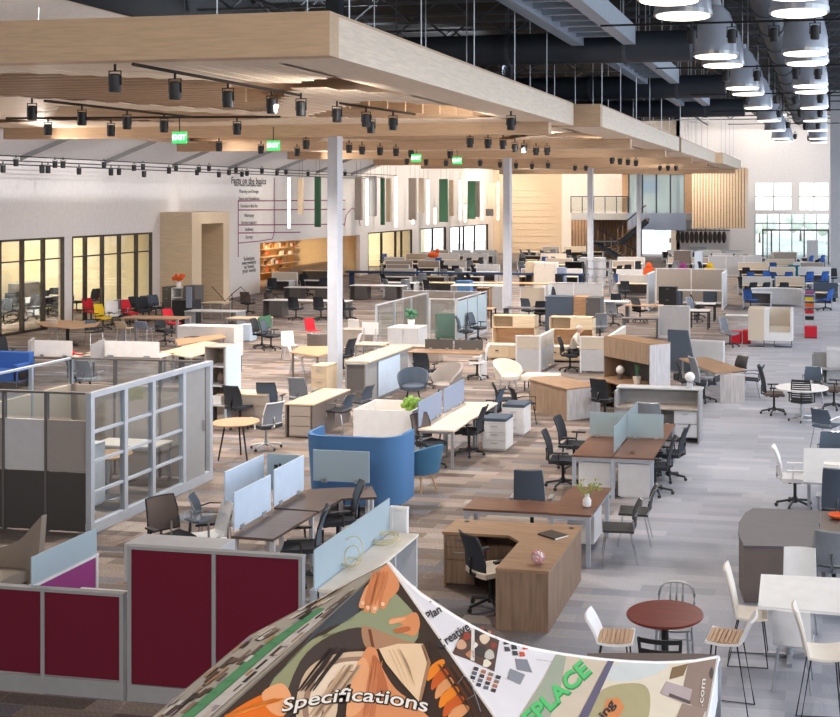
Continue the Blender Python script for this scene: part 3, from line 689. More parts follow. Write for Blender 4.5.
for (a, b) in ((755, 792), (799, 829)):
    xa, xb = bx_at(a, 200, YB)[0], bx_at(b, 200, YB)[0]; t = tag(empty('window_%d' % n, (xa, YB, ZU0)), kind='structure'); n += 1
    fr = MB()
    for k in range(3): fr.box((xb - xa) * k / 2 - .06, -.02, 0, (xb - xa) * k / 2 + .06, .1, ZU1 - ZU0)
    fr.box(0, -.02, (ZU1 - ZU0) / 2 - .05, xb - xa, .1, (ZU1 - ZU0) / 2 + .05); fr.build('window_frame', 'offwhite', t)
    MB().box(0, .05, 0, xb - xa, .06, ZU1 - ZU0).build('pane', 'wglass', t)
xa, xb = X1[1], X1[4]; t = tag(empty('window_%d' % n, (xa, YB, 0)), kind='structure'); fr = MB(); L_ = xb - xa
for k in range(7): fr.box(L_ * k / 6 - .05, -.02, 0, L_ * k / 6 + .05, .1, ZS)
fr.box(0, -.02, 3.0, L_, .1, 3.12); fr.build('window_frame', 'lgray', t); MB().box(0, .05, 0, L_, .06, ZS).build('pane', 'wglass', t)
t = empty('door_1', (bx_at(762, 229, 90)[0], 90, 0)); tag(t, kind='structure'); L_ = bx_at(829, 229, 90)[0] - bx_at(762, 229, 90)[0]; zt = bx_at(762, 229, 90)[1]
fr = MB().box(0, 0, zt - .14, L_, .14, zt)
for q in (0, .13, .62, .98): fr.box(L_ * q, 0, 0, L_ * q + .12, .14, zt)
fr.build('door_frame', 'dgray', t); MB().box(.1, .06, 0, L_, .07, zt - .14).build('pane', 'wglass', t)
# outside trees
M['leafout'] = mat('pale_foliage', (214, 222, 208), .9); M['trunk'] = mat('bark', (96, 78, 62), .9)
for i, (x, y, h) in enumerate(((-7, 132, 3.0), (-2.5, 138, 3.4), (1.5, 134, 2.8), (-17, 130, 3))):
    t = empty('tree', (x, y, 0)); rn = random.Random(i); c = MB()
    for k in range(26): c.ball((rn.uniform(-1.5, 1.5), rn.uniform(-1.3, 1.3), h * .4 + rn.uniform(0, h * .55)), rn.uniform(.4, .8), 8)
    c.build('foliage', 'leafout', t); MB().cyl(0, 0, 0, h * .5, .14, 8, .08).build('trunk', 'trunk', t)
    tag(t, ['leafy tree outside, left part of the entrance glass', 'tallest leafy tree outside the entrance glass', 'leafy tree outside, right part of the entrance glass', 'leafy tree outside behind the stair opening'][i], 'tree')
# ------------------------------------------------------------------ mezzanine
def X_(px, Y): return atY(px, 200, Y)[0]
def Z_(py, Y, px=650): return atY(px, py, Y)[1]
YM = 90.0
t = tag(empty('slatted_balcony_screen', (X_(692, 86), 86, Z_(228, 86))), 'tall box of pale vertical wood slats on the upper floor', 'slatted screen'); W = X_(745, 86) - X_(692, 86); hh = Z_(168, 86) - Z_(228, 86)
MB().box(0, .12, 0, W, 4, hh).build('backing', 'tan', t)
for k in range(18): MB().box(W * k / 18, 0, 0, W * k / 18 + .12, .16, hh).build('slat', 'birch', t)
struct(MB().box(X_(571, YM), YM, Z_(220, YM), X_(692, YM), 97, Z_(213.5, YM)), 'floor_mezzanine', 'mgray')
struct(MB().box(X_(628, YM), YM - .05, Z_(230, YM), X_(686, YM), YM, Z_(213, YM)), 'trim_mezzanine_edge', 'screenb')
struct(MB().box(X_(571, 97), 97, 0, X_(642, 97), 97.2, Z_(213, 97)), 'wall_stair', mat('stair_wall_wood', (180, 146, 118), .7, kind='wood', scale=2))
for k in range(22): struct(MB().box(X_(572, 97) + k * .27, 96.9, .2, X_(572, 97) + k * .27 + .07, 97, 3.6), 'trim_stair_slat', 'oakv')
tw = MB(); xa, xb = X_(622, YM), X_(692, YM); za, zb = Z_(213, YM), Z_(168, YM)
tw.box(xa, YM, za, xa + .5, YM + .5, zb).box(xb - .6, YM, za, xb, YM + .5, zb).box(xa, YM, zb - .5, xb, YM + .5, zb)
struct(tw, 'trim_meeting_room', 'tan')
struct(MB().box(xa, YM + 6, za, xb, YM + 6.2, zb + 1), 'wall_meeting_room', 'offwhite')
t = tag(empty('window_%d' % (n + 1), (xa + .5, YM, za)), kind='structure'); L_ = xb - xa - 1.1; fr = MB()
for k in range(5): fr.box(L_ * k / 4 - .05, .1, 0, L_ * k / 4 + .05, .2, zb - za - .5)
fr.build('window_frame', 'duct', t); MB().box(0, .15, 0, L_, .16, zb - za - .5).build('pane', 'dglass', t)
a = atY(643, 192, YM + 1); b = atY(658, 181, YM + 1); t = empty('wall_display', (a[0], YM + 1, a[1]))
MB().box(0, 0, 0, b[0] - a[0], .08, b[1] - a[1]).build('screen', 'screen', t); MB().box(-.05, .08, -.05, b[0] - a[0] + .05, .14, b[1] - a[1] + .05).build('bezel', 'black', t)
tag(t, 'blue lit display screen behind the upstairs meeting room glass', 'display screen')
t = empty('balcony_railing', (X_(571, YM), YM - .02, Z_(213, YM))); L_ = X_(628, YM) - X_(571, YM)
for k in range(6): MB().tube([(L_ * k / 5, 0, 0), (L_ * k / 5, 0, 1.3)], .04, 5).build('post', 'duct', t)
MB().tube([(0, 0, 1.3), (L_, 0, 1.3)], .04, 5).build('handrail', 'duct', t); MB().box(0, .02, .1, L_, .03, 1.2).build('glass_panel', 'wglass', t); tag(t, 'glass balcony railing left of the upstairs meeting room', 'railing')
# stairs
st = empty('staircase', (0, 0, 0)); YS = 88.0
def flight(p, q, n_, y0, y1):
    a = atY(*p, YS); b = atY(*q, YS)
    for s_ in (y0, y1 - .12):
        MB().add([(a[0], s_, a[1]), (b[0], s_, b[1]), (b[0], s_, b[1] - .45), (a[0], s_, a[1] - .45), (a[0], s_ + .12, a[1]), (b[0], s_ + .12, b[1]), (b[0], s_ + .12, b[1] - .45), (a[0], s_ + .12, a[1] - .45)],
                 [(0, 1, 2, 3), (7, 6, 5, 4), (0, 4, 5, 1), (1, 5, 6, 2), (2, 6, 7, 3), (3, 7, 4, 0)]).build('stringer', 'duct', st)
    tr = MB()
    for k in range(n_):
        u = (k + .5) / n_; x = a[0] + (b[0] - a[0]) * u; z = a[1] + (b[1] - a[1]) * u; tr.box(x - .2, y0, z - .1, x + .2, y1, z - .04)
    tr.build('tread', 'tan', st)
    MB().tube([(a[0], y0, a[1] + 1), (b[0], y0, b[1] + 1)], .05, 5).build('handrail', 'duct', st)
    for k in range(7):
        u = k / 6; x = a[0] + (b[0] - a[0]) * u; z = a[1] + (b[1] - a[1]) * u; MB().tube([(x, y0, z), (x, y0, z + 1)], .025, 4).build('baluster', 'tan', st)
flight((646, 218), (618, 241), 12, 88, 89.5); flight((602, 241), (642, 264), 12, 86.3, 87.8)
a = atY(593, 241, YS); b = atY(618, 244, YS); MB().box(a[0], 86.3, b[1], b[0], 89.5, a[1]).build('landing', 'duct', st)
tag(st, 'steel and wood staircase turning back below the balcony', 'staircase')
for i in range(11):
    px = 678 + i * 4.6; x, z = atY(px, 231, 92)
    o = MB().ball((0, 0, -.5), .5, 8, sx=.36, sy=.2).tube([(0, 0, 0), (0, 0, .3)], .02, 4).build('hanging_sample', 'frame', loc=(x, 92, z)); tag(o, 'dark leather sample hanging in the row below the slatted screen', 'hanging sample', 'samples below the slatted screen')
MB2 = MB().tube([(X_(676, 92), 92, Z_(230, 92)), (X_(730, 92), 92, Z_(230, 92))], .03, 4); tag(MB2.build('hanging_rail', 'blackm'), 'thin dark rail carrying the leather samples', 'rail')
# kitchen niche behind the left wall
ya, yb = wy(262), wy(360)
MB2 = tag(empty('kitchen_shelving', (XW - 4.6, ya + 8.5, 0)), 'amber lit wall of shelves in the recess beside the first white column', 'wall shelving')
MB().box(-.3, 0, 0, 0, yb - ya - 8.6, 3.6).build('back_panel', 'kitchen', MB2)
for k in range(6): MB().box(0, 0, .4 + k * .5, .35, yb - ya - 8.6, .45 + k * .5).build('shelf', 'beige', MB2)
rn = random.Random(3)
for k in range(46):
    yy = ya + 8.6 + rn.random() * (yb - ya - 9); z = .46 + .5 * rn.randrange(5)
    o = MB().box(-.1, -.12, 0, .1, .12, rn.uniform(.15, .35)).box(-.11, -.13, 0, .11, -.12, .1).build('sample_box', rn.choice(['offwhite', 'orange', 'oakd', 'white', 'tan']), loc=(XW - 4.4, yy, z)); tag(o, 'small box or sample standing on the amber lit shelving', 'box', 'boxes on the amber shelving')
o = MB().box(0, 0, 0, .7, 7, .9).box(-.05, -.05, .9, .75, 7.05, .96).build('serving_counter', 'oakd', loc=(XW - 2.0, ya + 6, 0)); tag(o, 'brown counter inside the amber recess', 'counter')
tag(MB().box(-.05, 0, 0, 0, 3.2, 1.6).build('wall_poster', 'kitchen', loc=(XW - 4.6, ya + 3.0, 1.0)), 'amber picture panel at the left end of the recess', 'panel')
# ------------------------------------------------------------------ lights
def spot_light(x, y, z, e, col=(1, .9, .78), size=150, r=.12, name='lamp', aim=None):
    l = bpy.data.lights.new(name, 'SPOT'); l.energy = e; l.color = col; l.spot_size = R(size); l.spot_blend = .8; l.shadow_soft_size = r
    o = bpy.data.objects.new(name, l); COL.objects.link(o); o.location = (x, y, z)
    if aim: o.rotation_euler = (Vector(aim) - Vector((x, y, z))).to_track_quat('-Z', 'Y').to_euler()
for i, (x, y) in enumerate(PEND):
    if i % 2 == 0 or y < 30: spot_light(x, y, 8.16, 650, (1, .93, .86), 150, .08, 'pendant_light')
for yy in (18, 26, 34, 42, 52, 60, 70, 77):
    for xx in (-19, -14.5, -9): spot_light(xx, yy, 6.75, 1250, (1, .9, .8), 140, .06, 'track_and_fill_light')
for yy in (34, 42, 50, 58, 66): spot_light(-25.0, yy, 6.4, 170, (1, .88, .76), 130, .15, 'wall_wash', (-30, yy + 2, 3))
for yy in (75, 83, 91, 99): spot_light(-24.5, yy, 9.5, 1100, (1, .86, .72), 120, .2, 'wall_wash', (-30, yy, 4))
for yy in (24, 32, 40, 50, 76, 90): spot_light(-32.5, yy, 3.8, 2600, (1, .93, .8), 165, .1, 'room_light', (-37, yy + 2, 1.4))
spot_light(-33, 62, 3.6, 600, (1, .66, .34), 150, .2, 'niche_light', (-35, 64, 1.5)); spot_light(-33, 67, 3.6, 600, (1, .66, .34), 150, .2, 'niche_light', (-35, 68, 1.5))
for x in (-24, -9): spot_light(x, 60, 11.8, 2500, (1, .95, .9), 160, .3, 'roof_fill_light')
for yy in (22, 34, 46): spot_light(-13, yy, 11.0, 2200, (.95, .97, 1), 120, .3, 'roof_fill_light', (-27, yy + 3, 8.5))  # added fill aimed at the soffit, no fixtures up there
for x in (-10, -7.5): spot_light(x, 82, 6.5, 380, (1, .9, .76), 120, .2, 'screen_wash', (x, 86, 5))
for x in (-17, -13): spot_light(x, 93, 7.3, 900, (1, .9, .8), 150, .2, 'meeting_light')
for x in (-9, -3): spot_light(x, 84, 11.2, 2500, (1, .93, .86), 100, .3, 'back_wall_light', (x, 94, 6))
for x in (-27, -19): spot_light(x, 92, 10.5, 2500, (1, .84, .64), 100, .3, 'back_wall_light', (x, 103, 4))
for x in (-9, -1, 6): spot_light(x, -2.5, 9.5, 1400, (1, .87, .74), 120, .5, 'camera_fill_light', (x - 3, 16, 3))  # added warm fill from behind the camera, brightens surfaces facing it
for yy in (18, 25, 33, 42, 52, 60, 72):
    spot_light(-7.2, yy, 6.1, 210, (1, .9, .8), 160, .06, 'track_and_fill_light', (-18, yy + 2, 7.0)); spot_light(-21, yy + 3, 6.1, 210, (1, .9, .8), 160, .06, 'track_and_fill_light', (-10, yy + 3, 7.0))  # added upward fill brightening the canopy undersides, no track heads here
spot_light(-20, 84, 6.5, 2600, (1, .86, .7), 110, .1, 'stair_fill_light', (-20, 97, 2))  # added fill brightening the stair wall and treads, no fixture here
W_ = bpy.data.worlds.new('world'); S.world = W_; W_.use_nodes = True
bg = W_.node_tree.nodes['Background']; bg.inputs[0].default_value = (.82, .9, 1.0, 1); bg.inputs[1].default_value = 2.5
S.view_settings.view_transform = 'Standard'; S.view_settings.look = 'None'; S.view_settings.gamma = 1; S.view_settings.exposure = 0.5
S.view_settings.use_curve_mapping = False
S.cycles.use_denoising = True; S.cycles.max_bounces = 8; S.cycles.diffuse_bounces = 4; S.cycles.transparent_max_bounces = 12; S.cycles.glossy_bounces = 3
S.cycles.sample_clamp_indirect = 6; S.cycles.caustics_reflective = False; S.cycles.caustics_refractive = False
# ------------------------------------------------------------------ foreground partitions
MG = [(.2, 1.07, 'magenta')]
partition(0, 0, 4.65, 1.1, 5, MG, 'frameg', 'low magenta fabric cubicle partition running out of the left edge', xy=(-7.1, 10.77), kick=.18)
partition(0, 0, 1.93, 1.6, 2, [(.18, 1.56, 'magenta')], 'frameg', 'tall magenta fabric cubicle partition, two panels wide, beside the printed tent', xy=(-5.12, 10.77), kick=.17)
partition(27, 586, 1.15, 1.08, 1, [(.1, 1.05, 'violet')], 'white', 'violet divider with clear glass on top behind the low magenta partition', rz=-90, glass_top=.3, th=.05)
partition(205, 547, .4, 1.1, 1, [(.1, 1.07, 'violet')], 'white', 'short violet divider just showing behind the tall magenta partition', rz=-90, th=.05)
t = empty('overhead_cabinet', (-6.08, 10.84, 1.2)); MB().box(-1.05, 0, 0, 0, .36, .4).build('body', 'lgray', t, bevel=.004); MB().box(-1.04, .36, .02, -.01, .378, .38).build('door', 'offwhite', t)
tag(t, 'gray overhead cabinet mounted behind the top of the tall magenta partition', 'cabinet')
t = empty('work_ledge', (-7.2, 10.85, .98)); MB().box(-.6, 0, 0, 0, .25, .04).build('ledge_top', 'white', t); MB().box(-.5, .02, -.2, -.46, .2, 0).box(-.14, .02, -.2, -.1, .2, 0).build('bracket', 'silver', t); tag(t, 'short white ledge on the back of the low magenta partition', 'ledge')
# glass screened spine and storage right of the tall partition
partition(0, 0, 2.1, 1.22, 2, [(.1, 1.18, 'lgray')], 'alum', 'gray spine partition topped with frosted glass behind the tent peak', rz=-90, xy=(-5.1, 10.9), glass_top=.4, th=.06)
partition(0, 0, .22, 1.5, 1, [(.1, 1.46, 'white')], 'white', 'narrow white end panel closing the frosted glass spine', xy=(-4.86, 13.02))
t = empty('storage_credenza', (-4.7, 10.95, 0)); MB().box(-.32, 0, .04, 0, .6, 1.19).box(-.32, .6, .04, -.3, 2.0, 1.19).box(-.32, 1.96, .04, 0, 2.0, 1.19).box(-.32, .6, .04, 0, 2.0, .08).box(-.32, .6, .6, 0, 1.96, .63).box(-.32, 1.28, .08, 0, 1.31, 1.19).build('body', 'lgray', t)
MB().box(-.33, -.01, 1.19, .01, 2.01, 1.22).build('top', 'offwhite', t); MB().box(-.3, .02, 0, -.04, 1.98, .04).build('plinth', 'dgray', t)
tag(t, 'long gray storage unit with open bays on its right, cables lying on top', 'credenza')
for (px, py, r_, l) in ((352, 566, .13, 'loop of yellowish cable standing on the gray storage unit'), (385, 541, .17, 'flat tangle of yellowish cable at the far end of the gray storage unit')):
    x, y = at(px, py, 1.23); rn = random.Random(px); b = MB()
    for k in range(4):
        rr = r_ * rn.uniform(.6, 1); a0 = rn.uniform(0, 6); tl = 1.2 if px == 352 and k < 2 else .12
        b.tube([(rr * math.cos(a), rr * math.sin(a) * (1 - .5 * min(1, tl)), .012 + k * .012 + (rr * (1 + math.sin(a)) * tl)) for a in [a0 + q * math.pi / 9 for q in range(18)]], .006, 5, True)
    tag(b.build('cable_coil', mat('cable_cream', (206, 196, 160), .6), loc=(x, y, 1.22)), l, 'cable')
# sweeping lounge chair
x, y = at(30, 590, .5); t = empty('lounge_armchair', (-10.3, 12.7, 0))
def sw(u, v):
    a = R(-60 + 290 * u); r = .42 + .1 * v; top = .7 + .58 * max(0, math.sin((u - .1) * math.pi * .62)) ** 3
    return (r * math.cos(a) * -1.0, r * math.sin(a), .36 + (top - .36) * v)
def sw2(u, v):
    a = math.pi * 2 * u
    X = -.62 + 1.2 * u; top = .72 + .46 * max(0, (u - .45) / .55) ** 1.7; yb = .38 * math.sin(min(1, u * 1.1) * math.pi * .75)
    return (X + .04 * v, yb + .06 * v, .3 + (top - .3) * v)
MB().sheet(sw2, 18, 8, .09).build('backrest', 'sand', t, smooth=True)
MB().sheet(lambda u, v: (-.5 + .95 * u, -.45 + .75 * v, .42 + .03 * math.sin(v * math.pi)), 8, 6, .14).build('seat', 'sand', t, smooth=True)
MB().sheet(lambda u, v: (-.62 + .06 * v, -.45 + .5 * u, .3 + .42 * v), 6, 4, .09).build('armrest', 'sand', t, smooth=True)
for sx in (-.4, .35):
    for sy in (-.35, .2): MB().tube([(sx, sy, .38), (sx * 1.15, sy * 1.15, 0)], .018, 6).build('leg', 'tan', t)
tag(t, 'sand-coloured lounge chair with one sweeping high side, behind the low magenta partition', 'lounge chair')
# ------------------------------------------------------------------ demountable glass office
FB = [(.03, .93, 'char'), (.95, 1.74, ('taupe2', 'lgray', 'taupe2', 'lgray')), (1.78, 2.14, 'glass')]
partition(0, 0, 2.96, 2.18, 4, FB, 'dgray', 'front wall of the glass office, dark base and gray panels below a glass strip', xy=(-11.12, 15.98), kick=0)
t = empty('glazed_office_wall', (-11.1, 16.0, 0)); fr = MB(); Lw = 3.5; mods = [0, .87, 1.66, 2.6, 3.5]
for q in mods: fr.box(-.045, q - .045, 0, .045, q + .045, 2.175)
fr.box(-.05, -.05, 2.1, .05, Lw + .05, 2.18).box(-.05, -.05, 0, .05, Lw + .05, .16); fr.build('frame', 'alum', t)
for k in range(3):
    MB().box(-.008, mods[k] + .05, .16, .008, mods[k + 1] - .05, 2.1).build('glass_pane', 'glass', t)
    for z in (.62, 1.1, 1.56): MB().box(-.03, mods[k] + .05, z - .02, .03, mods[k + 1] - .05, z + .02).build('mullion', 'alum', t)
d_ = MB().box(-.03, mods[3] + .06, .16, .03, mods[4] - .2, 2.1).build('door', 'mgray', t); MB().box(.03, mods[4] - .3, .95, .07, mods[4] - .27, 1.15).build('handle', 'chrome', d_)
tag(t, 'blue-gray framed glazed side wall of the office with three barred panes', 'glazed wall')
partition(0, 0, 2.78, 2.18, 3, [(.03, 1.68, 'taupe'), (1.72, 2.14, 'glass')], 'dgray', 'rear wall of the glass office with posts and a glass strip', xy=(-11.15, 19.45), kick=0)
partition(0, 0, 3.4, 2.18, 3, [(.03, 1.68, 'beigef'), (1.72, 2.14, 'glass')], 'alum', 'left side wall of the glass office topped with a pale blue rail', xy=(-13.95, 16.1), rz=-90, kick=0)
def round_table(px, py, r, top, leg, label, h=.74, kind='post', cat='table'):
    x, y = at(px, py, h); t = empty('round_table', (x, y, 0))
    MB().lathe([(r - .01, h - .03), (r, h - .02), (r, h - .006), (r - .006, h)], 40).build('tabletop', top, t)
    if kind == 'post': MB().cyl(0, 0, .03, h - .03, .04, 14).build('pedestal', leg, t, smooth=True); MB().lathe([(.28, 0), (.27, .02), (.05, .05)], 24).build('base', leg, t)
    elif kind == 'cross':
        MB().cyl(0, 0, .05, h - .03, .04, 12).build('pedestal', leg, t)
        MB().box(-.3, -.03, 0, .3, .03, .05).box(-.03, -.3, 0, .03, .3, .05).build('base', leg, t)
    else:
        for k in range(3):
            a = R(100 + 120 * k); MB().tube([(.2 * math.cos(a), .2 * math.sin(a), h - .03), (.33 * math.cos(a), .33 * math.sin(a), 0)], .018, 6).build('leg', leg, t)
    return tag(t, label, cat)
round_table(107, 454, .42, 'tan', 'silver', 'small round wooden table inside the glass office')
cabinet(98, 428, .42, .4, 1.05, 'white', 'white storage tower inside the glass office by the near glass', xy=(-12.0, 17.3))
chair('bluemesh', 136, 468, 200, 'dark blue chair inside the glass office')
x, y = at(150, 410, .74)
desk(0, 0, 1.3, .6, 'offwhite', 'silver', 'pale desk against the rear wall inside the glass office', end='legs', xy=(-11.7, 18.7))
# ------------------------------------------------------------------ dark bench behind frosted screens
def polydesk(pts, top, leg, label, legs, z=.74, th=.035, xy=False, name='desk', near=True):
    P_ = [p if xy else at(p[0], p[1], z) for p in pts]; cx = sum(p[0] for p in P_) / len(P_); cy = sum(p[1] for p in P_) / len(P_)
    t = empty(name, (cx, cy, 0)); Q = [(p[0] - cx, p[1] - cy) for p in P_]
    MB().prism(Q, z - th, z).build('desktop', top, t)
    for k in legs:
        lx, ly = Q[k][0] * .88, Q[k][1] * .88
        MB().box(lx - .025, ly - .025, 0, lx + .025, ly + .025, z - th).build('leg', leg, t)
    return tag(t, label, 'desk'), (cx, cy)
polydesk([(231, 536), (273, 539), (317, 512), (268, 509)], 'darktop', 'lgray', 'near dark-topped desk of the pair behind the white screens', (0, 1, 2, 3))
polydesk([(274, 507.5), (319, 511), (342, 498.5), (377, 497), (372, 486), (308, 489)], 'darktop', 'lgray', 'far dark-topped desk bending toward the blue booth', (0, 2, 3, 4, 5))
screen(224, 472, 1.15, .52, .78, 'frostw', 'white desk screen farthest left of the dark desks', rz=-90)
screen(233, 493, 1.02, .52, .78, 'frostw', 'white desk screen along the left edge of the near dark desk', rz=-90)
screen(273, 470, .95, .54, .78, 'frostw', 'white desk screen along the left edge of the far dark desk', rz=-90)
o = screen(299, 455, .52, .54, .77, 'frost', 'frosted screen printed with a small black mark, behind the white screens')
MB().box(-.4, -.008, .3, -.34, -.002, .38).box(-.32, -.008, .28, -.29, -.002, .4).box(-.39, -.008, .22, -.37, -.002, .25).box(-.27, -.008, .31, -.2, -.002, .34).build('printed_mark', 'ink', o)
screen(369, 452, .92, .5, .77, 'frost', 'wide frosted desk screen standing in front of the blue booth')
chair('bluemesh', 300, 583, -70, 'black office chair at the near dark desk behind the frosted spine')
chair('bluemesh', 338, 553, -60, 'black office chair at the far dark desk behind the frosted spine')
chair('browntask', 172, 573, 60, 'dark mesh chair left of the glass table behind the tall magenta partition')
chair('guestmesh', 214, 552, 110, 'small dark-backed chair beyond the glass table')
x, y = at(200, 516, .74); t = empty('glass_table', (x, y, 0)); MB().box(-.32, -.3, .73, .32, .3, .745).build('tabletop', 'glass', t)
for sx in (-1, 1):
    for sy in (-1, 1): MB().tube([(sx * .28, sy * .26, .73), (sx * .28, sy * .26, 0)], .016, 6).build('leg', 'silver', t)
tag(t, 'square clear glass table beside the left white screens', 'table'); chair('shell', 210, 569, -40, 'white shell chair under the glass table')
# ------------------------------------------------------------------ blue booth and tub chair
t = empty('curved_booth', (-6.78, 17.75, 0))
def booth(u, v):
    s_ = u * 3.6; w_ = 1.62; rr = .32
    z = .16 + 1.12 * v
    seg = [(.75 - rr), math.pi / 2 * rr, w_ - 2 * rr, math.pi / 2 * rr, .75 - rr]; tot = sum(seg); s_ = u * tot
    if s_ < seg[0]: p = (0, .75 - s_)
    elif s_ < seg[0] + seg[1]: a = (s_ - seg[0]) / rr; p = (-rr + rr * math.cos(a), rr - rr * math.sin(a))
    elif s_ < sum(seg[:3]): p = (-rr - (s_ - seg[0] - seg[1]), 0)
    elif s_ < sum(seg[:4]): a = (s_ - sum(seg[:3])) / rr; p = (-w_ + rr - rr * math.sin(a), rr - rr * math.cos(a))
    else: p = (-w_, rr + s_ - sum(seg[:4]))
    q = 1 - .05 * (1 - v)
    return (p[0] * q - .02, p[1] * q + .0, z)
MB().sheet(booth, 48, 3, .07).build('backrest', 'blue', t, smooth=True)
MB().box(-1.5, .08, .2, -.1, .72, .44).build('seat', 'blue', t, bevel=.02)
for xx in (-1.4, -.2):
    for yy in (.12, .62): MB().cyl(xx, yy, 0, .2, .02, 8).build('foot', 'blackm', t)
tag(t, 'tall blue upholstered booth with a rounded back, behind the wide frosted screen', 'booth')
chair('tub', 421, 490, -115, 'blue tub chair on wooden legs right of the blue booth', cat='armchair')
# ------------------------------------------------------------------ brown oak L desk
t = empty('executive_desk', (-3.2, 13.34, 0))
MB().prism([(-.66, 0), (0, 0), (0, 1.95), (-1.78, 1.95), (-1.78, 1.33), (-.86, 1.33), (-.66, 1.1)], .705, .74).build('desktop', 'oakd', t)
MB().box(-.66, .012, 0, -.01, .04, .705).build('end_panel', 'oakv', t); MB().box(-.04, .04, 0, -.012, 1.93, .705).build('side_panel', 'oakv', t)
MB().box(-1.77, 1.9, 0, -.04, 1.93, .705).build('modesty_panel', 'oakv', t); MB().box(-1.77, 1.36, 0, -1.74, 1.9, .705).build('end_panel', 'oakv', t)
b = MB().box(-1.74, 1.38, .04, -1.34, 1.9, .7).build('pedestal', 'oakv', t)
for z0_, z1_ in ((.06, .36), (.37, .53), (.54, .69)):
    d_ = MB().box(-1.73, 1.36, z0_, -1.35, 1.38, z1_).build('drawer', 'oakv', b)
    if z0_ > .3: MB().box(-1.62, 1.33, z1_ - .07, -1.45, 1.36, z1_ - .045).build('handle', 'chrome', d_)
MB().cyl(-.12, 1.8, .741, .745, .035, 12).cyl(-1.6, 1.85, .741, .745, .035, 12).build('grommet', 'black', t)
tag(t, 'brown oak L-shaped desk with solid end panels in front of the walnut metal-leg desk', 'desk')
chair('beigeseat', 491, 608, 138, 'black mesh office chair with a beige seat at the brown oak L desk')
x, y = at(538, 556, .84); t = empty('wire_ball', (x, y, .74)); b = MB()
for k in range(9):
    a = k * .7; Mx = Matrix.Rotation(a, 3, Vector((math.sin(k), math.cos(k * 2.1), .4)).normalized())
    b.tube([tuple(Mx @ Vector((.082 * math.cos(q * math.pi / 8), .082 * math.sin(q * math.pi / 8), 0)) + Vector((0, 0, .09))) for q in range(16)], .006, 5, True)
b.build('wire', 'pink', t); MB().ball((0, 0, .09), .07, 12).build('core', 'paper', t, smooth=True); tag(t, 'pink and white woven decorative ball on the brown oak desk', 'decor ball')
x, y = at(553, 535, .75); t = empty('notebook', (x, y, .741), -35); MB().box(-.17, -.12, 0, .17, .12, .022).build('cover', 'frame', t, bevel=.003); MB().box(-.165, -.115, .003, .172, .115, .019).build('pages', 'paper', t); tag(t, 'dark notebook lying flat on the brown oak desk', 'notebook')
# ------------------------------------------------------------------ walnut L desk on metal legs
t = empty('walnut_desk', (-3.18, 15.8, 0))
MB().prism([(-.62, 0), (0, 0), (0, 1.55), (-.62, 1.55), (-.62, .62), (-1.88, .62), (-1.88, .02), (-.62, .02)], .71, .74).build('desktop', 'walnut', t)
for xx, yy in ((-.05, .04), (-.58, .04), (-.05, 1.46), (-.58, 1.46), (-1.84, .06), (-1.84, .54)): MB().box(xx - .03, yy - .03, 0, xx + .03, yy + .03, .71).build('leg', 'alum', t)
MB().box(-.55, .02, .65, -.08, .06, .71).build('rail', 'alum', t); MB().box(-.06, .07, .65, -.03, 1.43, .71).build('rail', 'alum', t); MB().box(-1.81, .04, .66, -.61, .07, .71).build('rail', 'alum', t)
MB().box(-.5, .7, .12, -.1, 1.3, .66).build('pedestal', 'white', t); tag(t, 'walnut-topped L desk on silver metal legs with a white pedestal', 'desk')
chair('bluehigh', 532, 541, 185, 'high-backed dark chair with a paper tag, behind the walnut metal-leg desk')
x, y = at(587, 507, .74); t = empty('flower_vase', (x, y, .741)); MB().lathe([(.035, 0), (.06, .02), (.062, .1), (.03, .15), (.035, .19)], 18).build('vase', 'white', t, smooth=True)
rn = random.Random(5); st_ = MB(); lf = MB()
for k in range(16):
    a = rn.uniform(0, 6.28); q = rn.uniform(.08, .2); zz = rn.uniform(.26, .38); st_.tube([(0, 0, .15), (q * .5 * math.cos(a), q * .5 * math.sin(a), .25), (q * math.cos(a), q * math.sin(a), zz)], .003, 4)
    for j in range(4): lf.ball((q * math.cos(a) + rn.uniform(-.03, .03), q * math.sin(a) + rn.uniform(-.03, .03), zz + rn.uniform(-.06, .02)), .014, 6)
st_.build('stems', 'lime', t); lf.build('blossoms', mat('pale_olive', (158, 160, 90), .7), t); tag(t, 'white vase of thin yellow-green sprigs on the walnut metal-leg desk', 'vase')
chair('guest', 618, 560, -78, 'nearer dark guest chair on chrome legs right of the walnut desk'); chair('guest', 634, 542, -84, 'farther dark guest chair on chrome legs right of the walnut desk')
# ------------------------------------------------------------------ four-seat bench with crossed glass screens
t = empty('bench_desk', (-2.83, 19.42, 0))
for k, (xa, ya) in enumerate(((0, 0), (-.72, 0), (0, 1.52), (-.72, 1.52))): MB().box(xa - .7, ya, .71, xa, ya + 1.5, .74).build('desktop', 'walnut', t)
for xx in (-.03, -.71, -1.39):
    for yy in (.04, 1.5, 2.96): MB().box(xx - .03, yy - .03, 0, xx + .03, yy + .03, .71).build('leg', 'alum', t)
MB().box(-1.36, .02, .64, -.06, .06, .71).build('rail', 'alum', t); MB().box(-1.36, 2.94, .64, -.06, 3.0, .71).build('rail', 'alum', t)
tag(t, 'walnut four-seat bench desk divided by crossed glass screens', 'desk')
for i, xx in enumerate((-.08, -.78)):
    cabinet(0, 0, .56, .5, .6, 'white', ['white pedestal cabinet under the right front of the four-seat bench', 'white pedestal cabinet under the left front of the four-seat bench'][i], xy=(-2.83 + xx, 19.6), n=1, face='none')
screen(0, 0, .66, .46, .75, 'dglass', 'pale glass screen across the left half of the four-seat bench', xy=(-3.58, 20.92)); screen(0, 0, .66, .46, .75, 'dglass', 'pale glass screen across the right half of the four-seat bench', xy=(-2.86, 20.92))
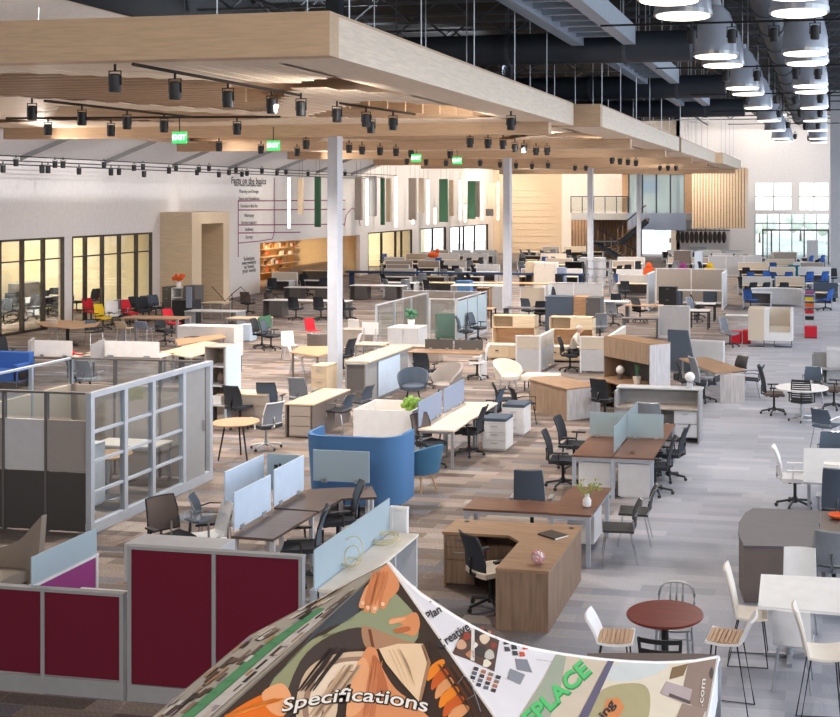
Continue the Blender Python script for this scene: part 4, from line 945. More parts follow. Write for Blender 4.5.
screen(0, 0, 2.6, .46, .75, 'dglass', 'long pale glass screen down the middle of the four-seat bench', xy=(-3.55, 19.6), rz=-90, th=.012)
chair('black', 655, 494, -85, 'black chair at the front right seat of the four-seat bench'); chair('black', 669, 480, -95, 'black chair at the rear right seat of the four-seat bench')
chair('black', 563, 487, 95, 'black chair at the front left seat of the four-seat bench'); chair('black', 574, 470, 85, 'black chair at the rear left seat of the four-seat bench')
CH['grayhigh'] = task_chair('silver', 'graym', 'mesh', 'black', high=True)
chair('grayhigh', 652, 458, 178, 'high gray-backed chair behind the glass-screened bench, before the reception counter')
x, y = at(633, 452, .76); tag(MB().tube([(.04 * math.cos(a), .04 * math.sin(a), .02 + .02 * math.sin(3 * a)) for a in [q * .6 for q in range(11)]], .012, 6, True).build('small_wreath', 'oakv', loc=(x, y, .741)), 'small dark ring-shaped ornament on the four-seat bench', 'ornament')
# ------------------------------------------------------------------ reception counter
t = empty('reception_counter', (-2.53, 24.1, 0))
MB().box(-1.84, .35, 1.07, .02, .72, 1.1).build('transaction_top', 'lgray', t); MB().box(-1.82, .62, 0, 0, .66, 1.07).build('back_panel', 'mgray', t)
for xx in (-1.82, -.04): MB().box(xx, 0, 0, xx + .04, .62, 1.07).build('end_panel', 'mgray', t)
MB().box(-1.78, -.05, .71, -.04, .62, .74).build('desktop', 'taupe', t)
b = MB().box(-.55, .04, .12, -.05, .6, .7).build('pedestal', 'mgray', t)
for z in (.14, .42): d_ = MB().box(-.54, .02, z, -.06, .04, z + .26).build('drawer', 'lgray', b); MB().box(-.36, .0, z + .19, -.24, .02, z + .205).build('handle', 'silver', d_)
MB().box(-1.78, -.02, 0, -1.5, .1, .7).build('front_panel', 'mgray', t); tag(t, 'gray reception counter seen from the staff side behind the glass-screened bench', 'reception desk')
x, y = at(691, 386, 1.1)
t = empty('table_lamp', (x, 24.62, 1.1)); MB().box(-.06, -.06, 0, .06, .06, .12).build('lamp_base', 'lgray', t); MB().ball((0, 0, .23), .11, 14).build('globe', 'white', t, smooth=True); tag(t, 'white globe lamp on a cube base standing on the reception counter', 'lamp')
# ------------------------------------------------------------------ angled wood desk set with hutch
hx, hy = at(650, 344, 1.75); t = empty('hutch_credenza', (hx, hy, 0), -45)
MB().box(-1.9, 0, 1.25, -.03, .6, 1.72).build('overhead_unit', 'hutch', t)
for k in range(4): MB().box(-1.89 + k * .465, -.02, 1.26, -1.43 + k * .465, 0, 1.71).build('door', 'hutch', t)
MB().box(-1.9, 0, 1.72, 0, .62, 1.75).build('top', 'oakd', t); MB().box(-.03, -.0, 0, 0, .6, 1.72).build('end_panel', 'ashg', t); MB().box(-1.93, 0, 0, -1.9, .6, 1.72).build('end_panel', 'hutch', t)
MB().box(-1.9, .55, 0, -.03, .58, 1.25).build('back_panel', 'dgray', t); MB().box(-1.9, -.35, .71, -.03, .55, .74).build('desktop', 'oakd', t); tag(t, 'angled brown wood hutch and credenza with a pale end panel', 'hutch')
dx, dy = at(567, 389, .74); t = empty('angled_desk', (dx, dy, 0), -45)
arc = [(-1.7 + .35 * math.cos(R(270 - a)), .45 + .45 * math.sin(R(270 - a))) for a in range(0, 181, 15)]
MB().prism([(0, 0), (0, .95)] + arc[::-1] if 0 else [(0, 0), (0, .95), (-1.7, .9)] + [(-1.7 - .3 * math.sin(R(a)), .45 + .45 * math.cos(R(a))) for a in range(15, 180, 15)] + [(-1.7, 0)], .71, .74).build('desktop', 'oakd', t)
MB().box(-.03, .01, 0, -.0, .93, .71).build('end_panel', 'ashg', t)
MB().prism([(-.03, .02), (-.03, .08), (-1.68, .08), (-1.93, .45), (-1.7, .85), (-1.75, .87), (-1.99, .45), (-1.72, .02)], 0, .71).build('front_panel', 'hutch', t); tag(t, 'angled brown wood desk with a rounded left end and pale end panel', 'desk')
t = empty('desk_return', (dx + 1.35, dy + .75, 0), -45); MB().box(-1.5, 0, .7, 0, .5, .735).build('desktop', 'oakd', t); MB().box(-1.4, .44, .2, -.1, .47, .7).build('modesty_panel', 'black', t); MB().box(-.04, .02, 0, -.01, .46, .7).box(-1.45, .02, 0, -1.42, .46, .7).build('end_panel', 'hutch', t); tag(t, 'brown return linking the angled desk to the hutch', 'desk return')
chair('black', 605, 420, 160, 'black chair facing the angled wood hutch')
for (u, l, kind) in ((-1.35, 'white globe lamp on the desktop under the angled hutch', 'lamp'), (-.55, 'potted plant with upright dark leaves under the angled hutch', 'plant')):
    lx = hx + u * math.cos(R(-45)) + .3 * .7; ly = hy + u * math.sin(R(-45)) + .3 * .7
    if kind == 'lamp': t = empty('table_lamp', (lx - .15, ly - .1, .74)); MB().cyl(0, 0, 0, .12, .07, 10).build('lamp_base', 'brownm', t); MB().ball((0, 0, .22), .11, 12).build('globe', 'white', t, smooth=True)
    else:
        t = empty('potted_plant', (lx - .2, ly - .15, .74)); MB().cyl(0, 0, 0, .16, .075, 12, .1).build('pot', 'offwhite', t); b = MB()
        for k in range(7): a = k * .9; b.add([(.02 * math.cos(a), .02 * math.sin(a), .15), (.05 * math.cos(a + .5), .05 * math.sin(a + .5), .3), (.08 * math.cos(a), .08 * math.sin(a), .5), (.03 * math.cos(a - .5), .03 * math.sin(a - .5), .3)], [(0, 1, 2, 3)])
        b.build('leaves', 'green', t)
    tag(t, l, kind)
# ------------------------------------------------------------------ pale benching with blue-gray screens
desk(454, 430.5, .72, 1.5, 'bench', 'silver', 'near section of the pale oak bench desk beside blue-gray screens', end='legs')
desk(0, 0, .72, 1.5, 'bench', 'silver', 'far section of the pale oak bench desk beside blue-gray screens', end='legs', xy=(at(454, 430.5, .74)[0], at(454, 430.5, .74)[1] + 1.52))
bx_, by_ = at(454, 430.5, .74)
screen(0, 0, 1.35, .5, .75, 'screenb', 'nearer blue-gray fabric screen on the pale oak bench', xy=(bx_ - .74, by_ + .05), rz=-90); screen(0, 0, 1.35, .5, .75, 'screenb', 'farther blue-gray fabric screen on the pale oak bench', xy=(bx_ - .74, by_ + 1.55), rz=-90)
sx_, sy_ = bx_ - .9, by_ - .05
t = empty('storage_box', (sx_, sy_ + .2, 0)); MB().box(-1.2, 0, .04, 0, .03, 1.05).box(-1.2, 1.1, .04, 0, 1.13, 1.05).box(-1.2, .03, .04, -1.17, 1.1, 1.05).box(-.03, .03, .04, 0, 1.1, 1.05).build('body', 'white', t); MB().box(-1.17, .03, .7, -.03, 1.1, .74).build('worksurface', 'beige', t); MB().box(-1.15, .05, 0, -.05, 1.05, .04).build('plinth', 'dgray', t); tag(t, 'white walled workstation box left of the blue-gray screens', 'workstation')
t = empty('potted_plant', (sx_ - .25, sy_ + .8, .741)); MB().cyl(0, 0, 0, .2, .09, 12, .12).build('pot', 'white', t); b = MB(); rn = random.Random(2)
for k in range(30): b.ball((rn.uniform(-.16, .16), rn.uniform(-.16, .16), .24 + rn.uniform(0, .2)), .06, 6)
b.build('foliage', 'lime', t); tag(t, 'bright green plant in the white walled workstation', 'plant')
chair('black', 469, 455, -88, 'black chair drawn up to the near end of the pale oak bench'); chair('bluemesh', 488, 433, -92, 'blue-backed chair at the far end of the pale oak bench, behind the white pedestals')
chair('browntask', 430, 468, 60, 'brown mesh chair half hidden under the near pale oak bench, beside the blue tub chair')
for px, py, l in ((506, 422, 'nearer white drawer pedestal with a blue seat cushion'), (524.5, 408, 'farther white drawer pedestal with a blue seat cushion')):
    o = cabinet(px, py, .5, .55, .6, 'white', l, n=3); MB().box(-.5, -.02, .6, 0, .55, .67).build('cushion', 'bluemesh', o, bevel=.01)
chair('guestarm', 507, 419, 110, 'left of two black mesh guest chairs before the angled desk'); chair('guestarm', 524, 423, 120, 'right of two black mesh guest chairs before the angled desk')
chair('tubwhite', 508, 391, 50, 'white lounge chair between the white task chair and the ottoman', cat='armchair')
x, y = at(541, 374, .42); t = empty('ottoman', (x, y, 0)); MB().box(-.5, -.3, .26, .5, .3, .42).build('cushion', 'offwhite', t, bevel=.04)
for sx in (-.4, .4):
    for sy in (-.22, .22): MB().cyl(sx, sy, 0, .26, .015, 6).build('leg', 'blackm', t)
tag(t, 'low off-white ottoman behind the angled desk', 'ottoman')
# counter and desk beyond
partition(366, 364, .55, 1.05, 1, [(.05, 1.0, 'dgray')], 'mgray', 'dark gray front end of the pale-topped counter right of the first column', th=.08)
cx_, cy_ = at(366, 364, 1.05)
t = empty('tall_counter', (cx_, cy_ + .1, 0)); MB().box(-.6, 0, 1.06, .05, 3.0, 1.1).build('countertop', 'beige', t); MB().box(-.52, 0, 0, -.02, 2.9, 1.06).build('body', 'mgray', t); MB().box(0, .7, .1, .02, 2.2, 1.0).build('frosted_panel', 'frostw', t); tag(t, 'tall pale-topped counter with a frosted side panel, running back from the first column', 'counter')
desk(480, 354, 2.2, .75, 'oakd', 'white', 'tan-topped desk on broad white legs behind the black chair', panel=None)
chair('black', 425, 388, 175, 'black chair seen from behind at the tan-topped desk with white legs'); chair('whitetask', 477, 379, -70, 'white swivel chair at the right end of the tan-topped desk')
chair('tubsand', 446, 400, -30, 'taupe lounge chair behind the blue-gray screens', cat='armchair'); chair('tubgray', 413, 402, 20, 'slate lounge chair behind the green plant', cat='armchair')
screen(437, 362, .85, .3, .75, 'dgray', 'left dark privacy screen on the tan-topped desk', xy=(at(480, 354, .74)[0] - 1.0, at(480, 354, .74)[1] + .6)); screen(437, 362, .85, .3, .75, 'dgray', 'right dark privacy screen on the tan-topped desk', xy=(at(480, 354, .74)[0] - .1, at(480, 354, .74)[1] + .6))
# desk left of the first column
desk(313, 404.5, .66, 2.0, 'beige', 'graybrown', 'beige-topped desk with a gray pedestal just left of the first column', ped=[(-.06, .5, 'taupe')])
chair('graytask', 303, 418, 178, 'gray-backed chair behind the beige-topped desk left of the first column')
chair('guestmesh', 338, 431, -95, 'nearer blue mesh guest chair at the foot of the first column'); chair('guestmesh', 358, 421, -100, 'farther blue mesh guest chair at the foot of the first column')
cabinet(327, 366, .42, .6, 1.0, 'beige', 'beige three-drawer file cabinet left of the first column', n=3)
# storage wall with tower, round table
cabinet(266, 395, 1.2, .6, .74, 'taupe', 'long low taupe cabinet with rows of drawers beside the round wooden table', n=3, top='beige')
cabinet(225, 347, .5, .62, 1.83, 'taupe', 'tall open bookcase with a pale blue side next to the glass office', face='open', n=4, facem='lgray'); tx_, ty_ = at(225, 347, 1.83)
tag(MB().box(0, 0, 0, .03, .66, 1.84).build('side_panel_board', 'frostw', loc=(tx_ + .005, ty_, 0)), 'pale blue tall side board fixed beside the open bookcase', 'side board')
t = empty('ceramic_vase', (tx_ - .22, ty_ + .25, .98)); MB().lathe([(.06, 0), (.1, .08), (.07, .2), (.03, .26), (.04, .3)], 14).build('body', 'brownm', t, smooth=True); tag(t, 'brown ceramic vase on a shelf of the open bookcase', 'vase')
o = MB().box(-.1, -.05, 0, .1, .15, .18).box(-.11, -.06, .14, .11, .16, .19).build('storage_carton', 'white', loc=(tx_ - .25, ty_ + .15, .52)); tag(o, 'white box on a lower shelf of the open bookcase', 'box')
round_table(235.5, 421.5, .46, 'tan', 'blackm', 'round wooden table on black splayed legs right of the glass office', kind='splay')
chair('whiteback', 266, 449, -120, 'pale gray swivel chair by the round wooden table with splayed legs'); chair('blackfar', 240, 428, 170, 'black chair behind the low taupe cabinet, left one'); chair('bluemesh', 270, 424, 190, 'dark blue chair behind the low taupe cabinet, right one')
# ------------------------------------------------------------------ right foreground: cafe tables, curved desk
round_table(665, 613, .415, 'cherry', 'blackm', 'round cherry-topped cafe table in the right foreground')
chair('navyhoop', 674, 664, 0, 'silver metal cafe chair with a hooped back behind the cherry table')
chair('navyladder', 664, 716, 178, 'black ladder-back metal chair in front of the cherry table')
chair('stool', 614, 711, 95, 'slatted tan stool with a white back, left of the cherry table'); chair('stool', 728, 711, -95, 'slatted tan stool with a white back, right of the cherry table')
t, _ = polydesk([(758, 606), (761, 574), (884, 580), (885, 616)], 'white', 'silver', 'white rectangular cafe table at the right edge', (), name='cafe_table')
for lx in (-.35, .5): MB().cyl(lx, 0, .04, .7, .04, 12).build('pedestal', 'silver', t); MB().box(lx - .03, -.3, 0, lx + .03, .3, .04).box(lx - .3, -.03, 0, lx + .3, .03, .04).build('base', 'silver', t)
CH['shellhigh'] = shell_chair('offwhite', 'blackm', .52, True, high=.52)
chair('shellhigh', 750, 661, 92, 'off-white cafe chair facing the white table from the left'); chair('stoolhi', 822, 727, 95, 'nearest off-white stool at the bottom right corner')
chair('shell', 793, 686, 178, 'white shell chair seen from behind under the white cafe table'); chair('shell', 800, 628, 2, 'white shell chair behind the white cafe table')
P1 = [(743.5, 545.5), (817, 547), (820, 510), (753, 508), (745, 513), (739, 522), (738, 532)]
t, c = polydesk(P1, 'slate', 'slate', 'gray-brown desk with a rounded end behind the white cafe table', ())
Q = [at(p[0], p[1], .74) for p in P1]; Q = [((q[0] - c[0]) * .97, (q[1] - c[1]) * .97) for q in Q]
MB().prism(Q, 0, .7).build('desk_body', 'graybrown', t)
t, c = polydesk([(818, 547), (905, 550), (900, 513), (821, 511)], 'darktop', 'graybrown', 'dark brown desk joined to the right of the rounded gray-brown desk', (0, 1, 2, 3))
MB().box(-.55, .3, .1, .6, .33, .7).build('modesty_panel', 'black', t)
x, y = at(838, 518, .75); o = MB().lathe([(.02, 0), (.1, .02), (.14, .06), (.13, .06), (.09, .03)], 16).build('orange_bowl', 'orange', loc=(x, y, .741)); tag(o, 'small orange bowl on the dark brown desk at the right edge', 'bowl')
chair('graytask', 834, 602, 175, 'gray chair tucked in the opening of the dark brown desk', )
chair('whitetask', 795, 507, 92, 'white-backed swivel chair with white base behind the rounded desk'); chair('bluehigh', 838, 540, 178, 'black mesh chair cut by the right edge behind the rounded desk')
polydesk([(803, 482), (900, 487), (895, 449), (804, 448)], 'lgray', 'silver', 'light gray table at the right edge with white papers', (0, 1, 2, 3)); x, y = at(833, 464, .75)
tag(MB().box(-.15, -.1, 0, .15, .1, .02).build('paper_stack', 'paper', loc=(x, y, .741)), 'white papers lying on the light gray table', 'papers')
CH['guestblue'] = guest_chair('chrome', 'bluemesh', True)
chair('guestblue', 832, 482, 2, 'blue-gray chair behind the light gray table, cut by the right edge'); chair('guestblue', 827, 447, 150, 'blue cushioned chair in front of the white round table')
round_table(802, 387, .62, 'white', 'silver', 'white round table among the dark swivel chairs on the right')
chair('exec', 774, 414, 98, 'brown-backed high swivel chair left of the white round table'); chair('slat', 802, 421, 176, 'slatted-back swivel chair in front of the white round table')
chair('guestmesh', 813, 402, 0, 'gray mesh chair behind the white round table'); chair('exec', 834, 409, -95, 'high swivel chair right of the white round table')
t = empty('low_shelf_unit', (*at(812, 352, 1.1), 0)); MB().box(0, 0, 0, 1.2, .04, 1.1).box(0, -.5, 0, .04, 0, 1.1).box(1.16, -.5, 0, 1.2, 0, 1.1).box(0, -.5, .3, 1.2, 0, .33).box(0, -.5, .7, 1.2, 0, .73).build('body', 'mgray', t); tag(t, 'low gray shelving unit at the right edge beyond the white round table', 'shelf unit')
cabinet(0, 0, .8, .6, 1.2, 'lgray', 'gray cabinet cut by the right edge beyond the round table', xy=(at(842, 350, 1.2)[0] + .4, at(842, 350, 1.2)[1]), n=3)
# desk with ash end panel
polydesk([(716, 373), (745, 369.5), (707, 357), (679, 358)], 'oakd', 'silver', 'tan-topped desk with a pale ash end, left of the dark swivel chairs', (2, 3))
x, y = at(720, 373.5, .74); t = empty('end_pedestal', (x, y, 0)); MB().box(0, 0, .0, .62, .04, .7).box(.02, .04, .02, .6, .45, .68).build('body', 'ashg', t); tag(t, 'pale ash end pedestal supporting the tan-topped desk', 'pedestal')
chair('grayhigh', 704, 402, 120, 'tall gray swivel chair at the tan-topped ash-end desk'); chair('black', 690, 400, 100, 'black chair behind the tall gray swivel chair'); chair('guestmesh', 751, 397, -95, 'mesh guest chair at the right end of the ash-end desk'); chair('guest', 735, 388, -40, 'dark guest chair behind the ash-end desk')
# angled tall screen + gray lounge
t = empty('wing_lounge', (*at(684, 382, 0), 0), -15); MB().add([(-.5, 0, .3), (.35, 0, .3), (.1, 0, 1.45), (-.5, 0, 1.45), (-.5, .07, .3), (.35, .07, .3), (.1, .07, 1.45), (-.5, .07, 1.45)], [(0, 1, 2, 3), (7, 6, 5, 4), (0, 4, 5, 1), (1, 5, 6, 2), (2, 6, 7, 3), (3, 7, 4, 0)]).build('side_wing', 'bluemesh', t)
MB().box(-.5, .1, .2, .9, .8, .45).build('seat', 'lgray', t, bevel=.03); MB().box(-.5, .75, .3, .9, .9, 1.1).build('backrest', 'lgray', t, bevel=.03)
for sx in (-.4, .8): MB().box(sx, .2, 0, sx + .04, .7, .2).build('foot', 'blackm', t)
tag(t, 'gray lounge with a slanted dark side wing behind the pale hutch end', 'lounge')
# ------------------------------------------------------------------ pod booth and red boxes
x, y = at(764, 347, 0)
t = empty('lounge_pod', (x, y, 0)); MB().box(-.55, 0, .22, 0, 1.0, 1.32).build('left_shell', 'beigef', t, bevel=.01); MB().box(.0, .02, .22, .16, 1.0, 1.3).build('edge_panel', 'white', t)
MB().box(.16, .3, .5, .9, .95, .7).build('seat', 'beigef', t, bevel=.02); MB().box(.16, .9, .22, .9, 1.0, 1.3).build('backrest', 'beigef', t); MB().box(.9, .02, .22, .98, 1.0, 1.3).build('right_panel', 'white', t); MB().box(.16, 0, .22, .9, .9, .5).build('seat_base', 'white', t)
for xa, xb in ((-.55, .0), (.35, .95)): MB().tube([(xa, .05, .22), (xa, .05, .015), (xb, .05, .015), (xb, .05, .22)], .018, 5).build('sled_leg', 'blackm', t)
tag(t, 'beige and white two-shell lounge pod on black sled legs in the aisle', 'lounge pod')
def redbox(px, py, w, d, h, l): x, y = at(px, py, h); t = empty('red_pedestal', (x, y, 0)); MB().box(-w, 0, .03, 0, d, h).build('body', 'red', t); MB().box(-w + .02, -.015, .06, -.02, 0, h - .03).build('drawer', 'red', t); MB().box(-w, 0, 0, 0, d, .03).build('plinth', 'black', t); tag(t, l, 'pedestal')
redbox(741, 332, .35, .5, .42, 'dark red box left of the lounge pod, left half'); redbox(750.5, 331, .28, .5, .46, 'bright red box touching the lounge pod, right half'); redbox(817, 327, .45, .45, .42, 'red box at the foot of the colourful sample rack')
x, y = at(815, 337, 0); t = empty('sample_rack', (x, y + .5, 0)); MB().box(-.42, 0, 0, -.4, .4, 1.6).box(-.02, 0, 0, 0, .4, 1.6).build('post', 'silver', t)
for k, c in enumerate(('blackm', 'red', 'orange', 'yellow', 'plum')): MB().box(-.4, .02, .55 + k * .24, -.02, .38, .57 + k * .24).build('shelf', 'silver', t); MB().box(-.37, .05, .57 + k * .24, -.05, .3, .7 + k * .24).build('sample_tray', c, t)
tag(t, 'tall rack of red, yellow and orange samples above the red box', 'sample rack')
desk(757, 316, 1.2, .6, 'white', 'silver', 'white table left of the lounge pod', end='legs'); chair('grayfar', 730, 347, 60, 'gray swivel chair beside the dark red box')
t = empty('curved_sofa_back', (*at(802, 307, 0), 0)); MB().sheet(lambda u, v: (-2.4 * (1 - u), 1.1 * (1 - math.cos(u * 1.2)) * 0 + .5 * math.sin(u * math.pi), .1 + .72 * v), 14, 2, .1).build('backrest', 'lgray', t, smooth=True)
MB().sheet(lambda u, v: (-2.4 * (1 - u), .5 * math.sin(u * math.pi) - .1 + .35 * v, .84), 14, 1, .04).build('top_rail', 'white', t); MB().box(-2.2, .2, .1, -.2, 1.1, .42).build('seat', 'lgray', t, bevel=.02); tag(t, 'low curved gray sofa back with a white rail in the right aisle', 'sofa')
# ------------------------------------------------------------------ hutch stations with the seated person
def hutch(px, py, label, dr):
    x, y = at(px, py, 1.4); t = empty('storage_hutch', (x, y, 0)); w = 1.42
    MB().box(-w, .42, 0, 0, .45, 1.4).box(-w, 0, 0, -w + .03, .42, 1.4).box(-.03, 0, 0, 0, .42, 1.4).box(-w, 0, 1.37, 0, .45, 1.4).box(-w, 0, 1.0, 0, .42, 1.03).box(-w * .52, 0, 1.03, -w * .5, .42, 1.37).build('body', 'birch', t)
    MB().box(-w * .5, -.01, 1.03, -.03, .01, 1.37).build('door', 'birch', t); MB().box(-w + .03, .38, .5, -.03, .42, 1.0).build('back_panel', 'tan', t)
    b = MB().box(-w - .1, -.3, .06, 0, .4, .46).build('credenza', 'beige', t); MB().box(-w - .1, -.32, .46, 0, .4, .5).build('top', 'offwhite', t)
    for k in range(2): d_ = MB().box(-w - .09 + k * .76, -.32, .1, -w + .65 + k * .76, -.3, .44).build('drawer', 'beige', b); MB().box(-w + .2 + k * .7, -.335, .3, -w + .3 + k * .7, -.32, .33).build('handle', 'blackm', d_)
    return tag(t, label, 'hutch')
hutch(535, 316, 'light wood storage hutch behind the white lounge chair', 0); hutch(593, 317.5, 'light wood storage hutch behind the seated person', 0)
BG = [(.06, .68, 'screenb'), (.7, 1.04, 'beigef')]
BG = [(.06, .68, 'lgray'), (.7, 1.04, 'beigef')]
partition(540, 336, .75, 1.08, 1, BG, 'white', 'white-framed divider end right of the first light wood hutch', kick=0); x, y = at(540, 336, 1.08)
partition(0, 0, 1.7, 1.08, 2, BG, 'white', 'white-framed divider running back from the first light wood hutch', rz=-90, xy=(x - .06, y + .07), kick=0)
partition(608, 337, .85, 1.08, 1, BG, 'white', 'white-framed divider end in front of the seated person', kick=0); x, y = at(608, 337, 1.08)
partition(0, 0, 3.0, 1.08, 2, BG, 'white', 'white-framed divider running back to the right of the seated person', rz=-90, xy=(x - .06, y + .07), kick=0)
chair('black', 570, 371, 92, 'black chair with the person in white sitting on it')
x, y = at(573, 370, 0)
# person: one continuous skinned body
def person(x, y, rz):
    t = empty('person', (x, y, 0), rz)
    J = dict(pel=(0, .02, .53), spine=(0, .0, .72), chest=(0, -.08, .93), neck=(0, -.15, 1.08), head=(0, -.2, 1.2),
             ls=(.18, -.08, 1.0), le=(.24, -.22, .78), lh=(.14, -.42, .78), rs=(-.18, -.08, 1.0), re=(-.24, -.22, .78), rh=(-.14, -.42, .78),
             lp=(.1, 0, .52), lk=(.12, -.42, .53), la=(.12, -.42, .1), lt=(.12, -.56, .05), rp=(-.1, 0, .52), rk=(-.12, -.42, .53), ra=(-.12, -.42, .1), rt=(-.12, -.56, .05))
    def skin(name, chain, rad, m, roots):
        ks = list(rad); me = bpy.data.meshes.new(name); me.from_pydata([J[k] for k in ks], [(ks.index(a), ks.index(b)) for a, b in chain], [])
        o = bpy.data.objects.new(name, me); COL.objects.link(o); o.parent = t; md = o.modifiers.new('skin', 'SKIN'); s2 = o.modifiers.new('sub', 'SUBSURF'); s2.levels = s2.render_levels = 1; md.use_smooth_shade = True
        for i, k in enumerate(ks): me.skin_vertices[0].data[i].radius = rad[k] if isinstance(rad[k], tuple) else (rad[k], rad[k])
        me.skin_vertices[0].data[0].use_root = True; me.materials.append(M[m]); return o
    o = skin('body', [('pel', 'spine'), ('spine', 'chest'), ('chest', 'neck'), ('neck', 'head'), ('chest', 'ls'), ('ls', 'le'), ('le', 'lh'), ('chest', 'rs'), ('rs', 're'), ('re', 'rh')],
         dict(pel=.15, spine=.14, chest=(.16, .12), neck=.055, head=.06, ls=.07, le=.055, lh=.035, rs=.07, re=.055, rh=.035), 'shirt', 0)
    l = skin('trousers', [('pel', 'lp'), ('lp', 'lk'), ('lk', 'la'), ('la', 'lt'), ('pel', 'rp'), ('rp', 'rk'), ('rk', 'ra'), ('ra', 'rt')], dict(pel=.14, lp=.1, lk=.07, la=.045, lt=.04, rp=.1, rk=.07, ra=.045, rt=.04), 'black', 0)
    hb = MB().ball((0, -.21, 1.22), .1, 14, .85, 1, 1.15).add([(-.018, -.3, 1.2), (.018, -.3, 1.2), (0, -.335, 1.195), (0, -.3, 1.24)], [(0, 1, 2), (0, 2, 3), (1, 3, 2), (0, 3, 1)]); hb.ball((.087, -.2, 1.21), .022, 6, .4).ball((-.087, -.2, 1.21), .022, 6, .4)
    hb.build('head', 'skin', t, smooth=True); MB().ball((0, -.19, 1.255), .104, 12, .92, 1.02, .95).build('hair', 'hair', t, smooth=True)
    e = MB().ball((.035, -.302, 1.225), .009, 6).ball((-.035, -.302, 1.225), .009, 6).box(-.025, -.306, 1.168, .025, -.298, 1.174); e.build('eyes_and_mouth', 'ink', t)
    for s_ in (-1, 1):
        hd = MB().box(s_ * .14 - .035, -.48, .765, s_ * .14 + .035, -.41, .79)
        for k in range(4): hd.tube([(s_ * .14 - .028 + k * .018, -.48, .778), (s_ * .14 - .028 + k * .018, -.52, .774), (s_ * .14 - .026 + k * .018, -.545 - .008 * (k in (1, 2)), .764)], .008, 5)
        hd.tube([(s_ * .14 - s_ * .03, -.43, .778), (s_ * .14 - s_ * .06, -.47, .775), (s_ * .14 - s_ * .062, -.495, .77)], .009, 5); hd.build('hand', 'skin', t, smooth=True)
    return tag(t, 'person with white hair in a white top and dark trousers, seated facing right', 'person')
person(x, y, 92)
desk(0, 0, .7, .8, 'beige', 'lgray', 'small pale desk in front of the seated person', xy=(x + 1.12, max(y - .35, at(608, 337, 1.08)[1] + .12)))
# ------------------------------------------------------------------ gray glass pod in the middle
partition(480, 291.5, 3.1, 1.6, 3, [(.05, 1.55, 'taupe')], 'lgray', 'taupe rear wall of the open glass pod in the middle of the hall')
x, y = at(375, 305, 1.6); partition(0, 0, 5.0, 1.6, 3, [(.2, 1.5, 'glass')], 'alum', 'left glass wall of the pod in the middle of the hall', rz=-90, xy=(x, y))
x, y = at(456, 299, 1.6); partition(0, 0, 3.6, 1.6, 3, [(.2, 1.5, 'frost')], 'alum', 'right glass wall of the pod in the middle of the hall', rz=-90, xy=(x, y)); partition(456, 299, 1.0, 1.6, 1, [(.2, 1.5, 'glass')], 'lgray', 'short glass front of the pod in the middle of the hall')
x, y = at(455, 340, 0); o = tag(MB().box(-.75, 0, .05, 0, .06, .95).box(-.7, 0, 0, -.66, .3, .05).box(-.09, 0, 0, -.05, .3, .05).build('standing_screen', 'green', loc=(x, y, 0)), 'dark green standing screen inside the pod', 'screen')
cabinet(418, 328, 1.05, .9, .9, 'lgray', 'gray counter with a potted plant in front of the pod', n=2, face='doors', top='offwhite'); cabinet(438, 347, 1.9, .5, .5, 'taupe', 'low gray bench cabinet in front of the pod counter', n=3, face='doors')
x, y = at(408, 327, .9); t = empty('potted_plant', (x, y + .3, .9)); MB().cyl(0, 0, 0, .22, .1, 10, .13).build('pot', 'white', t); b = MB(); rn = random.Random(8)
for k in range(22): b.ball((rn.uniform(-.15, .15), rn.uniform(-.15, .15), .28 + rn.uniform(0, .25)), .07, 6)
b.build('foliage', 'green', t); tag(t, 'plant in a white pot on the gray counter of the pod', 'plant')
chair('bluemesh', 466, 345, 100, 'nearer dark blue chair right of the pod'); chair('bluemesh', 478, 341, 80, 'farther dark blue chair right of the pod')
t = empty('white_easel', (*at(370, 356, 0), 0)); MB().box(-.28, 0, .7, .28, .03, 1.1).build('board', 'white', t); MB().tube([(-.2, 0, .9), (-.25, -.1, 0)], .015, 5).tube([(.2, 0, .9), (.25, -.1, 0)], .015, 5).tube([(0, .03, .9), (0, .35, 0)], .015, 5).build('leg', 'silver', t); tag(t, 'small white upright board between the column and the pod', 'board')
# ------------------------------------------------------------------ left side, far
t = empty('communal_table', (*at(178, 319, 1.05), 0)); MB().box(-2.2, 0, 1.01, 0, .9, 1.05).build('tabletop', 'oakd', t)
for xx in (-2.15, -.1):
    for yy in (.03, .8): MB().box(xx, yy, 0, xx + .07, yy + .07, 1.01).build('leg', 'silver', t)
tag(t, 'tall communal table with a tan top by the long window wall', 'table')
chair('barlime', 124, 349, 180, 'lime-backed bar stool at the tall communal table'); chair('barblue', 145, 349, 180, 'pale blue bar stool at the tall communal table')
t, _ = polydesk([(35, 322), (60, 320), (100, 322), (96, 326), (70, 328), (45, 326)], 'tan', 'black', 'long oval orange-wood table by the window wall', (), name='oval_table'); MB().cyl(0, 0, 0, .7, .06, 10).build('pedestal', 'blackm', t); MB().cyl(0, 0, 0, .03, .35, 16).build('base', 'blackm', t)
chair('shell', 56, 344, 180, 'white shell chair at the long oval orange-wood table'); chair('guestmesh', 94, 345, 60, 'dark guest chair right of the long oval orange-wood table')
CC = [('redtask', 91, 323, 'dark red task chair in the row by the window wall'), ('yellowtask', 103, 330, 'yellow task chair in the row by the window wall'), ('whitetask', 112, 327, 'white task chair right of the yellow one'), ('graytask', 120, 325, 'gray task chair between the white and red ones'), ('redtask', 130, 325, 'bright red task chair in the row by the window wall'),
      ('black', 137, 321, 'black task chair right of the bright red one'), ('black', 143, 322, 'black task chair beneath the window end, second past the red one'), ('bluemesh', 149, 320, 'slate task chair before the portal, first of two'), ('bluemesh', 156, 319, 'slate task chair before the portal, second of two'), ('redtask', 172, 336, 'red task chair behind the end of the communal table'), ('black', 165, 344, 'black task chair behind the communal table end')]
